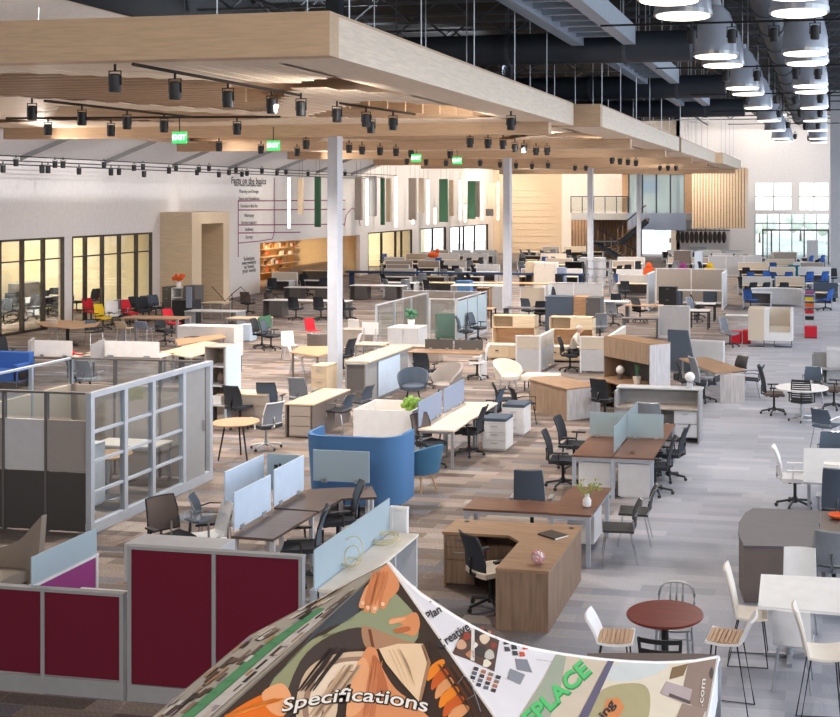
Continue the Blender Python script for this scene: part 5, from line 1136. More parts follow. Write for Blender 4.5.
for k, px, py, l in CC: chair(k, px, py, 30 + (px * 13) % 50, l)
cabinet(171, 287, .42, .8, 1.3, 'dgray', 'dark-fronted cabinet before the portal, left of the open shelves', n=3); cabinet(182, 288, .5, .8, 1.3, 'white', 'open white shelf cabinet before the portal', face='open', n=3); cabinet(195, 286, .55, .7, 1.4, 'dgray', 'dark cabinet with a white side before the portal', n=2, face='doors')
x, y = at(176, 286, 1.35); t = empty('flower_pot', (x, y + .2, 1.3)); MB().cyl(0, 0, 0, .2, .1, 10).build('pot', 'white', t); b = MB(); rn = random.Random(4)
for k in range(20): b.ball((rn.uniform(-.2, .2), rn.uniform(-.2, .2), .3 + rn.uniform(0, .22)), .08, 6)
b.build('flowers', 'orange', t); tag(t, 'orange flowers in a pot on top of the shelf cabinet by the portal', 'plant')
tag(MB().box(-.15, 0, 0, .15, .25, .3).tube([(-.06, .1, .3), (0, .1, .36), (.06, .1, .3)], .012, 5).build('red_box', 'red', loc=(*at(179, 303, .5), .49)), 'red box inside the open white shelf cabinet', 'box')
WS = 'white screen of the left cubicles, '
def scr(pxr, pyr, pxl, zb, h, m, l):
    x, y = at(pxr, pyr, zb + h); d = at(pxr, pyr, zb + h); r = (pxr - pxl) * (H - zb - h) / (pyr - CY)
    return screen(0, 0, r, h, zb, m, l, xy=(x, y))
scr(72, 341, 30, .76, .45, 'white', WS + 'left one behind the glass office'); scr(159, 342, 92, .76, .45, 'white', WS + 'wide right one behind the glass office'); screen(90, 345, 1.4, .5, .76, 'mgray', 'gray screen running back between the two white cubicle screens', rz=-70)
desk(74, 357, 2.2, .8, 'bench', 'silver', 'pale desk below the left white cubicle screen', end='legs'); desk(160, 357, 2.6, .8, 'bench', 'silver', 'pale desk below the wide white cubicle screen', end='legs')
x, y = at(61, 356, .8); t = empty('red_bag', (x, y + .3, .74)); MB().ball((0, 0, .1), .16, 10, 1.3, .8, .65).build('bag_body', 'red', t, smooth=True); MB().tube([(.1, 0, .1), (.45, 0, .06)], .025, 6).build('strap', 'red', t); tag(t, 'small red bag on the pale desk behind the glass office', 'bag')
partition(28, 341, .8, 1.2, 1, [(.1, 1.15, 'mgray')], 'mgray', 'gray divider at the left edge behind the glass office', rz=-60)
t = empty('blue_sofa', (*at(17, 390, 0), 0)); MB().box(-1.6, .5, .2, 0, .7, .95).build('backrest', 'royal', t, bevel=.03); MB().box(-1.6, 0, .2, 0, .6, .5).build('seat', 'royal', t, bevel=.03); MB().box(-.12, 0, .2, 0, .6, .68).build('armrest', 'royal', t, bevel=.02); MB().box(-1.5, .1, 0, -.1, .15, .2).box(-1.5, .55, 0, -.1, .6, .2).build('foot', 'blackm', t); tag(t, 'royal blue sofa seen through the glass office at the left edge', 'sofa')
chair('graytask', 90, 397, 178, 'gray-backed chair seen through the glass office strip'); chair('black', 3, 372, 60, 'black chair at the far left edge beyond the glass office'); chair('black', 80, 395, 120, 'black chair beside the gray-backed chair behind the glass office')
polydesk([(160, 352), (190, 357), (232, 345), (205, 341)], 'beige', 'silver', 'tan desk before the tall open bookcase', (0, 1, 2, 3)); polydesk([(175, 339), (178, 345), (227, 337), (222, 334)], 'tan', 'silver', 'tan desk edged with a dark mesh strip', (0, 1, 2, 3))
x, y = at(178, 346, .74); tag(MB().box(0, 0, .45, 1.9, .04, .72).box(0, .04, 0, .04, .3, .45).box(1.86, .04, 0, 1.9, .3, .45).build('mesh_modesty_strip', 'mesh', loc=(x, y, 0)), 'long dark mesh strip in front of the tan desk', 'modesty screen')
cabinet(234, 327, 2.0, .6, 1.0, 'white', 'wide white cabinet with a dark oval opening beyond the tan desks', face='none', n=0); x, y = at(193, 338, .7); tag(MB().lathe([(.24, 0), (.27, .015), (.27, .03), (.2, .04)], 20).build('oval_vent', 'mesh', loc=(x, y + .0, .7)), 'dark oval fitting on the white cabinet', 'fitting')
for px, py, w_, l, tp in ((236, 312, 2.2, 'gray-topped desk right of the portal cabinets', 'lgray'), (222, 303, 1.0, 'low gray desk below the narrow window by the portal', 'beige'), (263, 319, 1.5, 'tan height-adjustable desk with a pale blue pedestal', 'beige')):
    desk(px, py, w_, .8, tp, 'silver', l, end='legs' if tp == 'beige' else 'panel')
cabinet(250, 325, .45, .5, .6, 'frostw', 'pale blue pedestal under the height-adjustable tan desk', n=2); tag(MB().box(0, 0, 0, .05, .9, .45).box(.01, .1, .45, .04, .2, .47).build('side_screen', 'green', loc=(*at(258, 330, .4), .4)), 'dark green side screen on the height-adjustable desk', 'screen')
t = empty('gray_kiosk', (*at(192, 325, 0), 0)); MB().box(-.9, 0, 0, 0, .7, 1.0).build('body', 'black', t); MB().box(-.25, -.03, .7, .0, 0, 1.55).build('draped_cloth', 'screenb', t); tag(t, 'black low unit draped with a gray cloth left of the gray-topped desk', 'unit')
t = empty('wire_sculpture', (*at(232, 300, .95), 0)); MB().tube([(-.9, 0, 1.5), (-.3, 0, .9), (0, 0, 1.2), (.4, 0, 1.5), (.7, 0, 1.2), (.3, 0, .9), (.0, 0, 1.0)], .018, 5).tube([(0, 0, 0), (0, 0, 1.2)], .018, 5).build('bent_rod', 'blackm', t); MB().cyl(0, 0, 0, .03, .3, 14).build('base', 'blackm', t); tag(t, 'thin bent metal rods standing against the white wall under the caption', 'sculpture')
# mid left tables
def longtable(pxr, py, wpx, l, ped='dgray', top='white', h=.74, dpt=.75):
    s_ = (H - h) / (py - CY); return desk(pxr, py, wpx * s_, dpt, top, ped, l, end='panel', ped=[(-.3, .6, ped), (-wpx * s_ + .9, .6, ped)])
longtable(346, 301.5, 90, 'long white table with dark pedestals left of the first column'); longtable(332, 288, 52, 'pale table behind the long white table'); longtable(402, 286, 56, 'pale table right of the first column in the third row')
longtable(330, 271, 30, 'gray topped table far left of the column before the amber recess', top='beige')
for k, px, py, rz, l in [('black', 296, 320, 180, 'black chair seen from behind at the long white table, left one'), ('black', 321, 320, 180, 'black chair seen from behind at the long white table, by the column'), ('browntask', 248, 314, 180, 'brown mesh chair under the wall caption, left one'), ('browntask', 272, 315, 180, 'brown mesh chair under the wall caption, right one'),
     ('redshell', 313, 344, 60, 'red shell chair left of the first column'), ('shell', 355, 344, 190, 'pale shell chair just right of the first column'), ('black', 350, 320, 120, 'black chair between the column and the pod'), ('bluemesh', 271, 350, 90, 'dark blue chair at the height-adjustable desk'), ('black', 262, 348, 90, 'black chair beneath the height-adjustable desk'),
     ('shell', 297, 374, 110, 'white shell chair left of the curved tan desk'), ('shell', 289, 360, 40, 'pale shell chair behind the curved tan desk'), ('shell', 352, 362, -80, 'white shell chair right of the first column'), ('black', 343, 372, -100, 'black chair half hidden behind the first column'),
     ('bluemesh', 275, 312, 150, 'slate chair to the right of the height-adjustable desk'), ('black', 304, 292, 200, 'black chair in front of the amber recess')]: chair(k, px, py, rz, l)
polydesk([(290, 352), (318, 356), (334, 352), (330, 346), (300, 346)], 'tan', 'graybrown', 'curved tan desk with white shell chairs left of the first column', (0, 1, 2, 3)); x, y = at(314, 357, 0); t = empty('curved_screen', (x, y + .6, 0)); MB().sheet(lambda u, v: (-.5 + 1.0 * u, -.25 * math.sin(u * math.pi), .68 * v), 10, 1, .04).build('curved_panel', 'graybrown', t); MB().box(-.4, .0, .0, .4, .3, .05).build('plinth', 'black', t); tag(t, 'curved dark base panel under the tan desk', 'panel')
desk(382, 345, .9, .7, 'beige', 'silver', 'small tan desk behind the pale shell chairs', end='legs'); cabinet(366, 330, .9, .6, .74, 'taupe', 'taupe cabinet between the column and the pod', n=2)
# ------------------------------------------------------------------ right of centre, mid distance
def bay(pxr, py, wpx, h, m, l, n=1, fr='white', **k):
    s_ = (H - h) / (py - CY); return partition(pxr, py, wpx * s_, h, n, [(.1, h - .05, m)], fr, l, **k)
bay(727, 269, 72, 1.7, 'taupe', 'wide two-bay gray partition with white posts behind the black-legged tables', 2)
x, y = at(655, 271, 1.7); partition(0, 0, 2.2, 1.7, 1, [(.1, 1.65, 'lgray')], 'white', 'white side panel at the left end of the two-bay partition', rz=90, xy=(x, y)); x, y = at(727, 270, 1.7); partition(0, 0, 2.2, 1.7, 1, [(.1, 1.65, 'lgray')], 'white', 'white side panel at the right end of the two-bay partition', rz=90, xy=(x, y))
longtable(722, 291, 60, 'pale worktop inside the two-bay partition', ped='bluemesh', top='lgray'); cabinet(676, 287, .8, .6, 1.1, 'black', 'black cabinet standing in the left bay of the partition', n=2)
bay(690, 306, 32, 1.2, 'lgray', 'low pale gray partition behind the black-framed chair', 1); chair('black', 677, 336, 178, 'black-framed chair seen from behind before the low pale partition')
for px, py, l in ((715, 304, 'farther small white table on black legs'), (709, 311, 'nearer small white table on black legs')): desk(px, py, .8, .7, 'white', 'blackm', l, end='legs')
for k, px, py, rz, l in [('grayfar', 695, 322, 60, 'gray chair left of the small white tables on black legs'), ('blackfar', 699, 318, 100, 'black chair beside the small white tables'), ('bluemesh', 640, 322, 150, 'dark blue chair at the tan desk behind the pale hutch'), ('blackfar', 617, 316, 180, 'dark chair at the white legged desk right of the slate cabinet'), ('grayfar', 613, 326, 170, 'gray chair below the white legged desk'), ('grayfar', 600, 340, 200, 'gray chair beyond the seated person')]: chair(k, px, py, rz, l)
desk(661, 306, 1.5, .8, 'tan', 'graybrown', 'tan desk with shelf behind the long brown hutch'); desk(657, 319, 1.3, .6, 'slate', 'dgray', 'dark gray desk just behind the brown hutch'); desk(628, 302, 1.3, .7, 'white', 'alum', 'white desk on silver legs behind the slate cabinet', end='legs')
cabinet(573, 297, 1.1, .8, 1.35, 'bluemesh', 'slate blue cabinet beyond the second wood hutch', n=1, face='doors'); cabinet(587, 297, .6, .8, 1.35, 'tan', 'orange-tan cabinet next to the slate blue one', n=1, face='doors'); cabinet(600, 298, .55, .8, 1.35, 'dgray', 'dark gray cabinet at the end of the slate and tan ones', n=1, face='doors')
bay(603, 283, 60, 1.1, 'lgray', 'pale partition behind the slate and tan cabinets', 2)
desk(549, 309, 1.9, .8, 'slate', 'dgray', 'gray desk right of the second column'); bay(545, 287, 26, 1.2, 'beigef', 'pale partition right of the second column', 1); bay(503, 286, 24, 1.2, 'lgray', 'pale partition left of the second column', 1); desk(548, 284, 3.4, .9, 'tan', 'lgray', 'long tan counter passing behind the second column', h=1.2); desk(505, 286, 2.6, .9, 'bench', 'lgray', 'long pale counter left of the second column', h=1.15)
desk(492, 309, 1.0, .7, 'tan', 'blackm', 'small tan table right of the pod', end='legs'); cabinet(489, 288, .6, .5, 1.3, 'oakd', 'brown open shelf right of the pod', face='open', n=3)
for k, px, py, rz, l in [('blackfar', 555, 320, 120, 'dark chair right of the gray desk by the second column'), ('blackfar', 556, 309, 60, 'farther dark chair near the second column'), ('bluemesh', 529, 322, 160, 'blue chair behind the first wood hutch'), ('blackfar', 540, 325, 200, 'black chair between the two wood hutches')]: chair(k, px, py, rz, l)
# ------------------------------------------------------------------ far rows
CH['bluefar'] = task_chair('black', 'royal', 'royal', 'black', detail=False, arms=False)
rn = random.Random(11)
bpy.context.view_layer.update()
OCC = []
def bounds(o):
    b = [1e9, 1e9, -1e9, -1e9]; st_k = [o]
    while st_k:
        q = st_k.pop(); st_k += list(q.children)
        if q.type == 'MESH':
            for c in q.bound_box:
                v = q.matrix_world @ Vector(c)
                if v.z < 2.2: b[0] = min(b[0], v.x); b[1] = min(b[1], v.y); b[2] = max(b[2], v.x); b[3] = max(b[3], v.y)
    return b
for o in list(S.objects):
    if not o.parent and ('category' in o or o.name.startswith(('steel_column', 'wall_', 'trim_stair'))):
        b = bounds(o)
        if b[0] < b[2] and (b[2] - b[0]) < 26: OCC.append(b)
def free(x0, y0, x1, y1):
    for b in OCC:
        if x0 < b[2] and x1 > b[0] and y0 < b[3] and y1 > b[1]: return False
    OCC.append([x0, y0, x1, y1]); return True
def far_desk(px, py, w_, tp, l, g):
    x, y = at(px, py, .74)
    if not free(x - w_, y, x, y + .8): return None
    return inst(('fd', round(w_, 1), tp), lambda: fdm(w_, tp), *at(px, py, .74), 0, l, 'desk', g)
def fdm(w_, tp):
    t = empty('desk'); MB().box(-w_, 0, .71, 0, .75, .74).build('desktop', tp, t); MB().box(-w_ + .03, .03, 0, -w_ + .08, .7, .71).build('end_panel', 'lgray', t); MB().box(-.08, .03, 0, -.03, .7, .71).build('end_panel', 'lgray', t); MB().box(-w_ + .08, .6, .2, -.08, .62, .7).build('modesty_panel', 'dgray', t); return t
def far_part(px, py, w_, h, m, l, g):
    def mk():
        t = empty('cubicle_partition'); MB().box(-w_, 0, .05, 0, .06, h - .03).build('panel', m, t); MB().box(-w_, -.01, h - .03, 0, .07, h).box(-w_ - .03, -.01, 0, -w_, .07, h).box(0, -.01, 0, .03, .07, h).build('frame', 'white', t); return t
    return inst(('fp', round(w_, 1), h, m), mk, px, py, 0, l, 'partition', g) if free(px - w_, py - .01, px, py + .05) else None
zones = [  # y0,y1 rows in pixels, x0,x1, name
 ((256, 260, 264, 268, 272, 277, 283), 372, 500, 'the far centre, left of the second column'),
 ((254, 259, 264, 268, 273, 278, 284), 608, 652, 'the far area below the staircase'),
 ((249, 252, 256, 260, 264), 660, 748, 'the far area below the slatted screen'),
 ((258, 262, 266, 270, 275, 280, 286, 293), 735, 830, 'the far area before the entrance glass'),
 ((252, 256, 260, 265, 270, 277), 515, 606, 'the far area before the beige wall'),
 ((262, 271, 281), 262, 328, 'the far area before the amber recess')]
for rows_, xa, xb, nm in zones:
    def fchair(k, px, py, rz, l, g):
        x, y = at(px, py, 0)
        if free(x - .3, y - .3, x + .3, y + .3): chair(k, px, py, rz, l, g)
    for ri, py in enumerate(rows_):
        px = xa + rn.uniform(0, 8); sc = (py - CY) / 4.4
        while px < xb:
            w_ = rn.choice((1.4, 1.8)); wp_ = w_ * sc
            k = rn.random(); x_e = px + wp_
            if x_e > xb + 4: break
            if not far_desk(x_e, py, w_, rn.choice(('white', 'bench', 'lgray', 'beige')), 'pale desk in a distant row in ' + nm, 'far desks in ' + nm): px += wp_ * .4; continue
            if k < .55: far_part(at(x_e, py, .74)[0], at(x_e, py, .74)[1] + .82, w_, 1.15, rn.choice(('taupe', 'lgray', 'beigef', 'lgray')), 'low pale partition in a distant row in ' + nm, 'far partitions in ' + nm)
            kk = rn.choice(('blackfar', 'blackfar', 'blackfar', 'grayfar', 'bluefar'))
            for q in range(rn.choice((1, 2, 2))): fchair(kk, px + wp_ * (.3 + .45 * q), py + .74 * sc + .5 * sc * sc * 4.4 / 1150 + rn.uniform(-.5, 1.2), rn.uniform(120, 240), '%s office chair in a distant row in %s' % ({'blackfar': 'black', 'grayfar': 'gray', 'bluefar': 'blue'}[kk], nm), '%s far chairs in %s' % ({'blackfar': 'black', 'grayfar': 'gray', 'bluefar': 'blue'}[kk], nm))
            px = x_e + rn.uniform(1, 5) * sc / 12
cabinet(555, 263, 1.2, .9, 1.6, 'offwhite', 'pale tall cabinet just right of the second column, far off', n=2, face='doors'); cabinet(541, 262, .9, .9, 1.6, 'beige', 'beige tall cabinet beside the pale one right of the second column', n=2, face='doors'); cabinet(563, 268, .9, .9, 1.3, 'screenb', 'bluish cabinet against the beige wall rows', n=2, face='doors'); cabinet(582, 262, 1.0, .6, 1.5, 'black', 'dark open shelf in front of the beige wall', n=3, face='open')
cabinet(603, 258, 1.4, .9, 1.7, 'lgray', 'pale cabinet beside the third column', n=2, face='doors')
t = empty('grid_shelf', (*at(610, 260, 1.9), 0)); MB().box(-1.3, 0, 0, -1.25, .4, 1.9).box(-.05, 0, 0, 0, .4, 1.9).build('frame', 'silver', t)
for k in range(5): MB().box(-1.25, 0, .1 + k * .43, -.05, .4, .14 + k * .43).build('shelf', 'silver', t)
tag(t, 'open metal grid shelf behind the third column', 'shelf')
cabinet(470, 281, .75, .5, 1.1, 'blue', 'blue square-fronted cabinet in the far centre', n=1, face='none'); tag(MB().box(0, 0, 0, 14, .5, .1).box(.2, .1, -.9, .4, .4, 0).box(13.5, .1, -.9, 13.7, .4, 0).build('long_blue_counter', 'navy', loc=(*at(345, 272, .95), .9)), 'long dark blue counter running across the far centre', 'counter')
tag(MB().ball((0, 0, .2), .3, 10, 1.4, 1, .8).ball((.3, 0, .5), .16, 8).build('orange_figure', 'orange', loc=(at(439, 258, .95)[0] - .5, at(439, 258, .95)[1] + .25, .95)), 'bright orange shape before the far windows', 'decoration'); cabinet(439, 258, 1.0, .5, .95, 'lgray', 'pale stand under the bright orange shape', n=1, face='none')
cabinet(690, 251, 1.1, .6, 1.6, 'graybrown', 'dark brown cabinet standing behind the two-bay partition', n=1, face='none') ; cabinet(702, 252, .5, .5, 1.6, 'frostw', 'slim pale blue panel cabinet behind the two-bay partition', n=1, face='none')
for px, c, l in ((710, 'yellow', 'yellow item on top of the two-bay partition rows'), (649, 'orange', 'orange item left of the two-bay partition'), (683, 'violet', 'violet item by the brown cabinet')): x, y = at(px, 266, 1.2); o = MB().box(-.3, -.2, .0, .3, .2, 1.1).ball((0, 0, 1.22), .2, 8).build('sample_stack', c, loc=(x, y, 0)); tag(o, l, 'sample stack')
bay(762, 256, 54, 1.35, 'lgray', 'long pale partition in front of the entrance, left part', 3); bay(797, 252, 24, 1.6, 'taupe', 'gray partition in front of the entrance glass, centre', 1)
bay(818, 240, 11, 2.1, 'white', 'white freestanding sign panel by the entrance', 1); t = empty('teal_covered_table', (*at(815, 278, 0), 0)); MB().box(-1.7, 0, 0, 0, .7, .8).build('table_cover', 'tealc', t); MB().box(-1.4, .1, .8, -.5, .6, 1.0).build('tray', 'white', t); tag(t, 'table under a teal cloth before the entrance', 'table'); chair('bluefar', 768, 289, 20, 'royal blue chair before the entrance rows')
t = empty('pale_sofa', (*at(838, 302, 0), 0)); MB().box(-1.2, .6, .2, 0, .8, .9).build('backrest', 'bluemesh', t); MB().box(-1.2, 0, .2, 0, .7, .45).build('seat', 'bluemesh', t, bevel=.02); MB().box(-1.1, .1, 0, -.1, .15, .2).build('foot', 'blackm', t); tag(t, 'slate sofa at the right edge of the far aisle', 'sofa'); longtable(842, 284, 36, 'white long counter at the right edge before the pier', ped='lgray')
chair('blackfar', 833, 286, 0, 'black chair at the right edge before the pier')
for k in range(26):   # furniture seen through the long window wall
    px = -40 + k * 7.3 + rn.uniform(-1, 1); X_ = -33 - 1.6 * (k % 2); Y_ = atX(px, 280, X_)[0]
    if 158 < px < 196 or Y_ < 21: continue
    inst(('c', 'blackfar'), CH['blackfar'], X_, Y_, rn.uniform(0, 360), 'dark chair inside the glazed room behind the left window wall', 'chair', 'chairs behind the window wall')
for k in range(9):
    Y_ = 27 + k * 3.9; c_ = ('graybrown', 'taupe', 'dgray')[k % 3]
    def stm(c_=c_):
        t = empty('storage_cabinet'); MB().box(0, 0, 0, .6, 1.3, 1.25).build('body', c_, t); MB().box(-.01, -.01, 1.25, .62, 1.31, 1.28).build('top', 'lgray', t); MB().box(.6, .02, .1, .615, .64, 1.2).build('door', c_, t); MB().box(.6, .66, .1, .615, 1.28, 1.2).build('door', c_, t); return t
    inst(('st', c_), stm, -36.4, Y_, 0, 'brown or gray storage cabinet inside the glazed room behind the left window wall', 'cabinet', 'cabinets behind the window wall')
for k in range(6):
    Y_ = 30 + k * 4.3; o = inst(('fd', 1.8, 'white'), lambda: fdm(1.8, 'white'), -34, Y_, 90, 'pale desk inside the glazed room behind the left window wall', 'desk', 'desks behind the window wall')
# ------------------------------------------------------------------ printed pop-up tent
tent = empty('pop_up_tent', (-.6, 6.1, 0)); TO = Vector((-.6, 6.1, 0))
PT = dict(A=(388, 563, 6.3), R=(718, 657, 7.7), FR=(664, 960, 4.7), FL=(-40, 950, 4.6), BL=(146, 723, 6.5), K=(250, 636, 6.4))
P3 = {k: atD(*v) for k, v in PT.items()}
class Facet:
    def __init__(s, a, b, c):
        s.o = P3[a]; s.n = (P3[b] - P3[a]).cross(P3[c] - P3[a]).normalized()
        if s.n.dot(Vector((0, 0, H)) - s.o) < 0: s.n = -s.n
    def __call__(s, px, py, off=0.0):
        r = Vector(ray(px, py)); c = Vector((0, 0, H)); t = (s.o - c).dot(s.n) / r.dot(s.n)
        return c + r * t + s.n * off - TO
FF, FG, FL1, FL2 = Facet('A', 'FL', 'FR'), Facet('A', 'R', 'FR'), Facet('A', 'K', 'FL'), Facet('K', 'BL', 'FL')
def poly_on(fc, pts, off, th=None):
    top = [fc(x, y, off) for x, y in pts]; n = len(top); mb = MB()
    bot = [fc(x, y, off - (th or .0015)) for x, y in pts]
    return mb.add([tuple(v) for v in top + bot], [tuple(range(n)), tuple(range(2 * n - 1, n - 1, -1))] + [(i, n + i, n + (i + 1) % n, (i + 1) % n) for i in range(n)])
DC = {}
def dmat(c):
    k = 'print_%d_%d_%d' % c
    if k not in DC: DC[k] = mat(k, c, .75, amt=.1)
    return DC[k]
LV = [0]
def decal(fc, pts, c, parent, lv=1, name='printed_shape', smooth_=0):
    LV[0] += 1
    if smooth_:
        q = []; n = len(pts)
        for i in range(n):
            p0, p1, p2, p3 = [Vector(pts[(i + j) % n]) for j in (-1, 0, 1, 2)]
            for k in range(4):
                t = k / 4; q.append(tuple(.5 * ((2 * p1) + (p2 - p0) * t + (2 * p0 - 5 * p1 + 4 * p2 - p3) * t * t + (3 * p1 - p0 - 3 * p2 + p3) * t ** 3)))
        pts = q
    return poly_on(fc, pts, .001 + .0012 * lv, .0009).build(name, dmat(c), parent)
def decal_text(fc, s, x0, y0, dx, dy, hgt, c, parent, lv=6, bold=.0, slant=0, name='lettering', align='LEFT', up=None, curve=0):
    cu = bpy.data.curves.new(name, 'FONT'); cu.body = s; cu.size = 1; cu.offset = bold; cu.resolution_u = 3; cu.align_x = align
    o = bpy.data.objects.new(name, cu); COL.objects.link(o); dg = bpy.context.evaluated_depsgraph_get()
    me = bpy.data.meshes.new_from_object(o.evaluated_get(dg)); bpy.data.objects.remove(o)
    w = max(v.co.x for v in me.vertices) or 1
    ux, uy = up or (0, -1)
    for v in me.vertices:
        a, b = v.co.x / w, v.co.y
        px = x0 + dx * a + ux * hgt * b + slant * b; py = y0 + dy * a + uy * hgt * b - curve * math.sin(a * math.pi)
        v.co = fc(px, py, .001 + .0012 * lv)
    me.materials.clear(); me.materials.append(dmat(c)); q = bpy.data.objects.new(name, me); COL.objects.link(q); q.parent = parent
    return q
cont = [(388, 563), (404, 580), (420, 594), (438, 606), (455, 617), (472, 627), (490, 636), (510, 643.5), (532, 649), (556, 653.5), (580, 657), (605, 660), (630, 662), (655, 663), (675, 662.5), (695, 661), (718, 657)]
pf = poly_on(FF, [PT['A'][:2], PT['FL'][:2], PT['FR'][:2]], 0, .008).build('front_roof_panel', dmat((66, 54, 48)), tent)
pr = poly_on(FG, cont + [PT['FR'][:2]], 0, .008).build('right_roof_panel', dmat((226, 222, 226)), tent)
pl = poly_on(FL1, [PT['A'][:2], PT['K'][:2], PT['FL'][:2]], 0, .008); q = poly_on(FL2, [PT['K'][:2], PT['BL'][:2], PT['FL'][:2]], 0, .008); pl.add(q.v, q.f)
pl = pl.build('left_roof_panel', dmat((196, 190, 180)), tent)
# back panel, closing the tent behind the ridge line
bk = MB(); bl = P3['BL'] - TO; rr = P3['R'] - TO; ct3 = [FG(x, y) for x, y in cont]; kk = P3['K'] - TO
pts = [bl, kk] + ct3; base = []
for i, p_ in enumerate(pts): t_ = i / (len(pts) - 1); base.append(bl.lerp(rr, t_) + Vector((0, .02, 0)))
vs = [tuple(p_) for p_ in pts] + [tuple(p_) for p_ in base]; n_ = len(pts)
bk.add(vs + [(v[0], v[1] + .01, v[2]) for v in vs], [(i, i + 1, n_ + i + 1, n_ + i) for i in range(n_ - 1)] + [(2 * n_ + i, 3 * n_ + i, 3 * n_ + i + 1, 2 * n_ + i + 1) for i in range(n_ - 1)])
bk.build('back_roof_panel', dmat((200, 196, 190)), tent)
# valances
def valance(a, b, c, name='valance'):
    a, b = P3[a] - TO, P3[b] - TO; o_ = (b - a).normalized().cross(Vector((0, 0, 1))) * .006
    vs = [a, b, b - Vector((0, 0, .28)), a - Vector((0, 0, .28))]
    return MB().add([tuple(v) for v in vs] + [tuple(v + o_) for v in vs], [(0, 1, 2, 3), (7, 6, 5, 4), (0, 4, 5, 1), (1, 5, 6, 2), (2, 6, 7, 3), (3, 7, 4, 0)]).build(name, dmat(c), tent)
valance('R', 'FR', (232, 232, 238)); valance('FR', 'FL', (210, 205, 200)); valance('FL', 'BL', (200, 195, 190)); 
vb = valance('R', 'BL', (96, 78, 68))
st3 = [FG(x, y, .0) + Vector((0, .03, 0)) for x, y in [(586, 656), (612, 655.5), (640, 655.5), (668, 655.5), (700, 656), (716, 657)]]; lo3 = [FG(x, y, 0) + Vector((0, .03, 0)) for x, y in [(586, 659), (612, 662), (640, 664), (668, 664), (700, 662), (716, 659)]]
m_ = len(st3); s3 = MB().add([tuple(v) for v in st3 + lo3] + [tuple(v + Vector((0, .01, 0))) for v in st3 + lo3], [(i, i + 1, m_ + i + 1, m_ + i) for i in range(m_ - 1)] + [(2 * m_ + i, 3 * m_ + i, 3 * m_ + i + 1, 2 * m_ + i + 1) for i in range(m_ - 1)]); s3.build('back_valance_edge', dmat((96, 78, 68)), tent)
for k in ('R', 'FR', 'FL', 'BL'):
    c = P3[k] - TO; MB().box(c.x - .02, c.y - .02, 0, c.x + .02, c.y + .02, c.z - .02).build('leg_pole', 'silver', tent)
    MB().box(c.x - .05, c.y - .05, 0, c.x + .05, c.y + .05, .01).build('foot', 'silver', tent)
MB().tube([tuple(P3['A'] - TO - Vector((0, 0, .03))), tuple(P3['A'] - TO - Vector((0, 0, .7)))], .02, 6).build('centre_pole', 'silver', tent)
# white piping on the ridges
def lpx(p, q, t): return (p[0] + (q[0] - p[0]) * t, p[1] + (q[1] - p[1]) * t)
def rib3(pts, r, c, name): return MB().tube([tuple(p) for p in pts], r, 6).build(name, dmat(c), tent)
rib3([P3['A'] - TO, P3['FR'] - TO], .009, (238, 236, 238), 'ridge_piping'); rib3([P3['A'] - TO, P3['FL'] - TO], .005, (120, 112, 104), 'ridge_piping'); rib3(ct3, .011, (240, 238, 240), 'edge_piping'); rib3([P3['A'] - TO, kk, bl], .005, (150, 138, 128), 'edge_piping'); rib3([rr, P3['FR'] - TO], .012, (240, 240, 244), 'eave_piping')
# ---- front panel print: hands turning the pages of a binder
D = lambda pts, c, lv=1, sm=1: decal(FF, pts, c, pf, lv, smooth_=sm)
SK, SK2, SH = (222, 150, 104), (236, 172, 128), (188, 112, 72)
D([(372, 585), (362, 602), (352, 620), (318, 634), (262, 690), (290, 662), (330, 612), (352, 594)], (74, 80, 88), 1)
D([(389, 592), (404, 602), (417, 620), (415, 642), (384, 646), (360, 628), (322, 638), (345, 622), (366, 608)], (148, 158, 128), 1)
D([(283, 668), (312, 640), (338, 634), (318, 655), (296, 690), (284, 716), (262, 722), (268, 690)], (150, 154, 122), 1)
D([(388, 565), (397, 577), (399, 589), (389, 600), (379, 602), (368, 588), (375, 575)], SK, 3)
for i, (x, y, x2, y2) in enumerate(((370, 586, 362, 605), (376, 588, 367, 609), (382, 592, 374, 610), (387, 593, 383, 606))): D([(x - 3, y), (x + 3.5, y + 2), (x2 + 3.5, y2 + 1), (x2, y2 + 4), (x2 - 3, y2)], (SK2, SK)[i % 2], 4 + i % 2)
D([(389, 620), (404, 617), (416, 613), (420, 625), (415, 636), (404, 634), (396, 629), (403, 625)], SK, 3); D([(390, 621), (404, 618), (404, 621), (391, 625)], SK2, 4); D([(394, 630), (408, 627), (410, 631), (397, 634)], SH, 4)
D([(300, 662), (330, 636), (364, 628), (372, 646), (340, 652), (318, 668), (300, 700), (290, 717), (280, 717)], (72, 62, 60), 2)
D([(362, 627), (376, 630), (402, 640), (422, 646), (424, 656), (384, 650), (366, 648)], (176, 136, 108), 3)
D([(368, 630), (371, 630), (375, 650), (372, 650)], (120, 70, 50), 4, 0)
for i, (c, dx) in enumerate((((214, 190, 166), 0), ((160, 132, 114), 7), ((236, 218, 198), 13), ((128, 102, 90), 22), ((226, 202, 178), 28))):
    D([(296 + dx, 702), (306 + dx, 672 + dx * .3), (330 + dx * .7, 656 + dx * .6), (366, 652 + dx * .8), (366, 660 + dx * .8), (338 + dx * .6, 664 + dx * .7), (318 + dx * .8, 682 + dx * .3), (308 + dx, 717), (298 + dx, 722)], c, 3 + i % 3)
D([(366, 650), (376, 650), (382, 668), (396, 690), (416, 706), (430, 730), (340, 730), (352, 712), (366, 690), (360, 670)], SK, 6)
D([(356, 668), (366, 660), (372, 690), (360, 712), (346, 716)], SK2, 7); D([(372, 660), (378, 660), (388, 690), (382, 706), (376, 690)], SH, 7)
D([(379, 650), (398, 645), (423, 645), (428, 660), (421, 690), (419, 703), (402, 684), (386, 664)], (236, 208, 176), 8, 0)
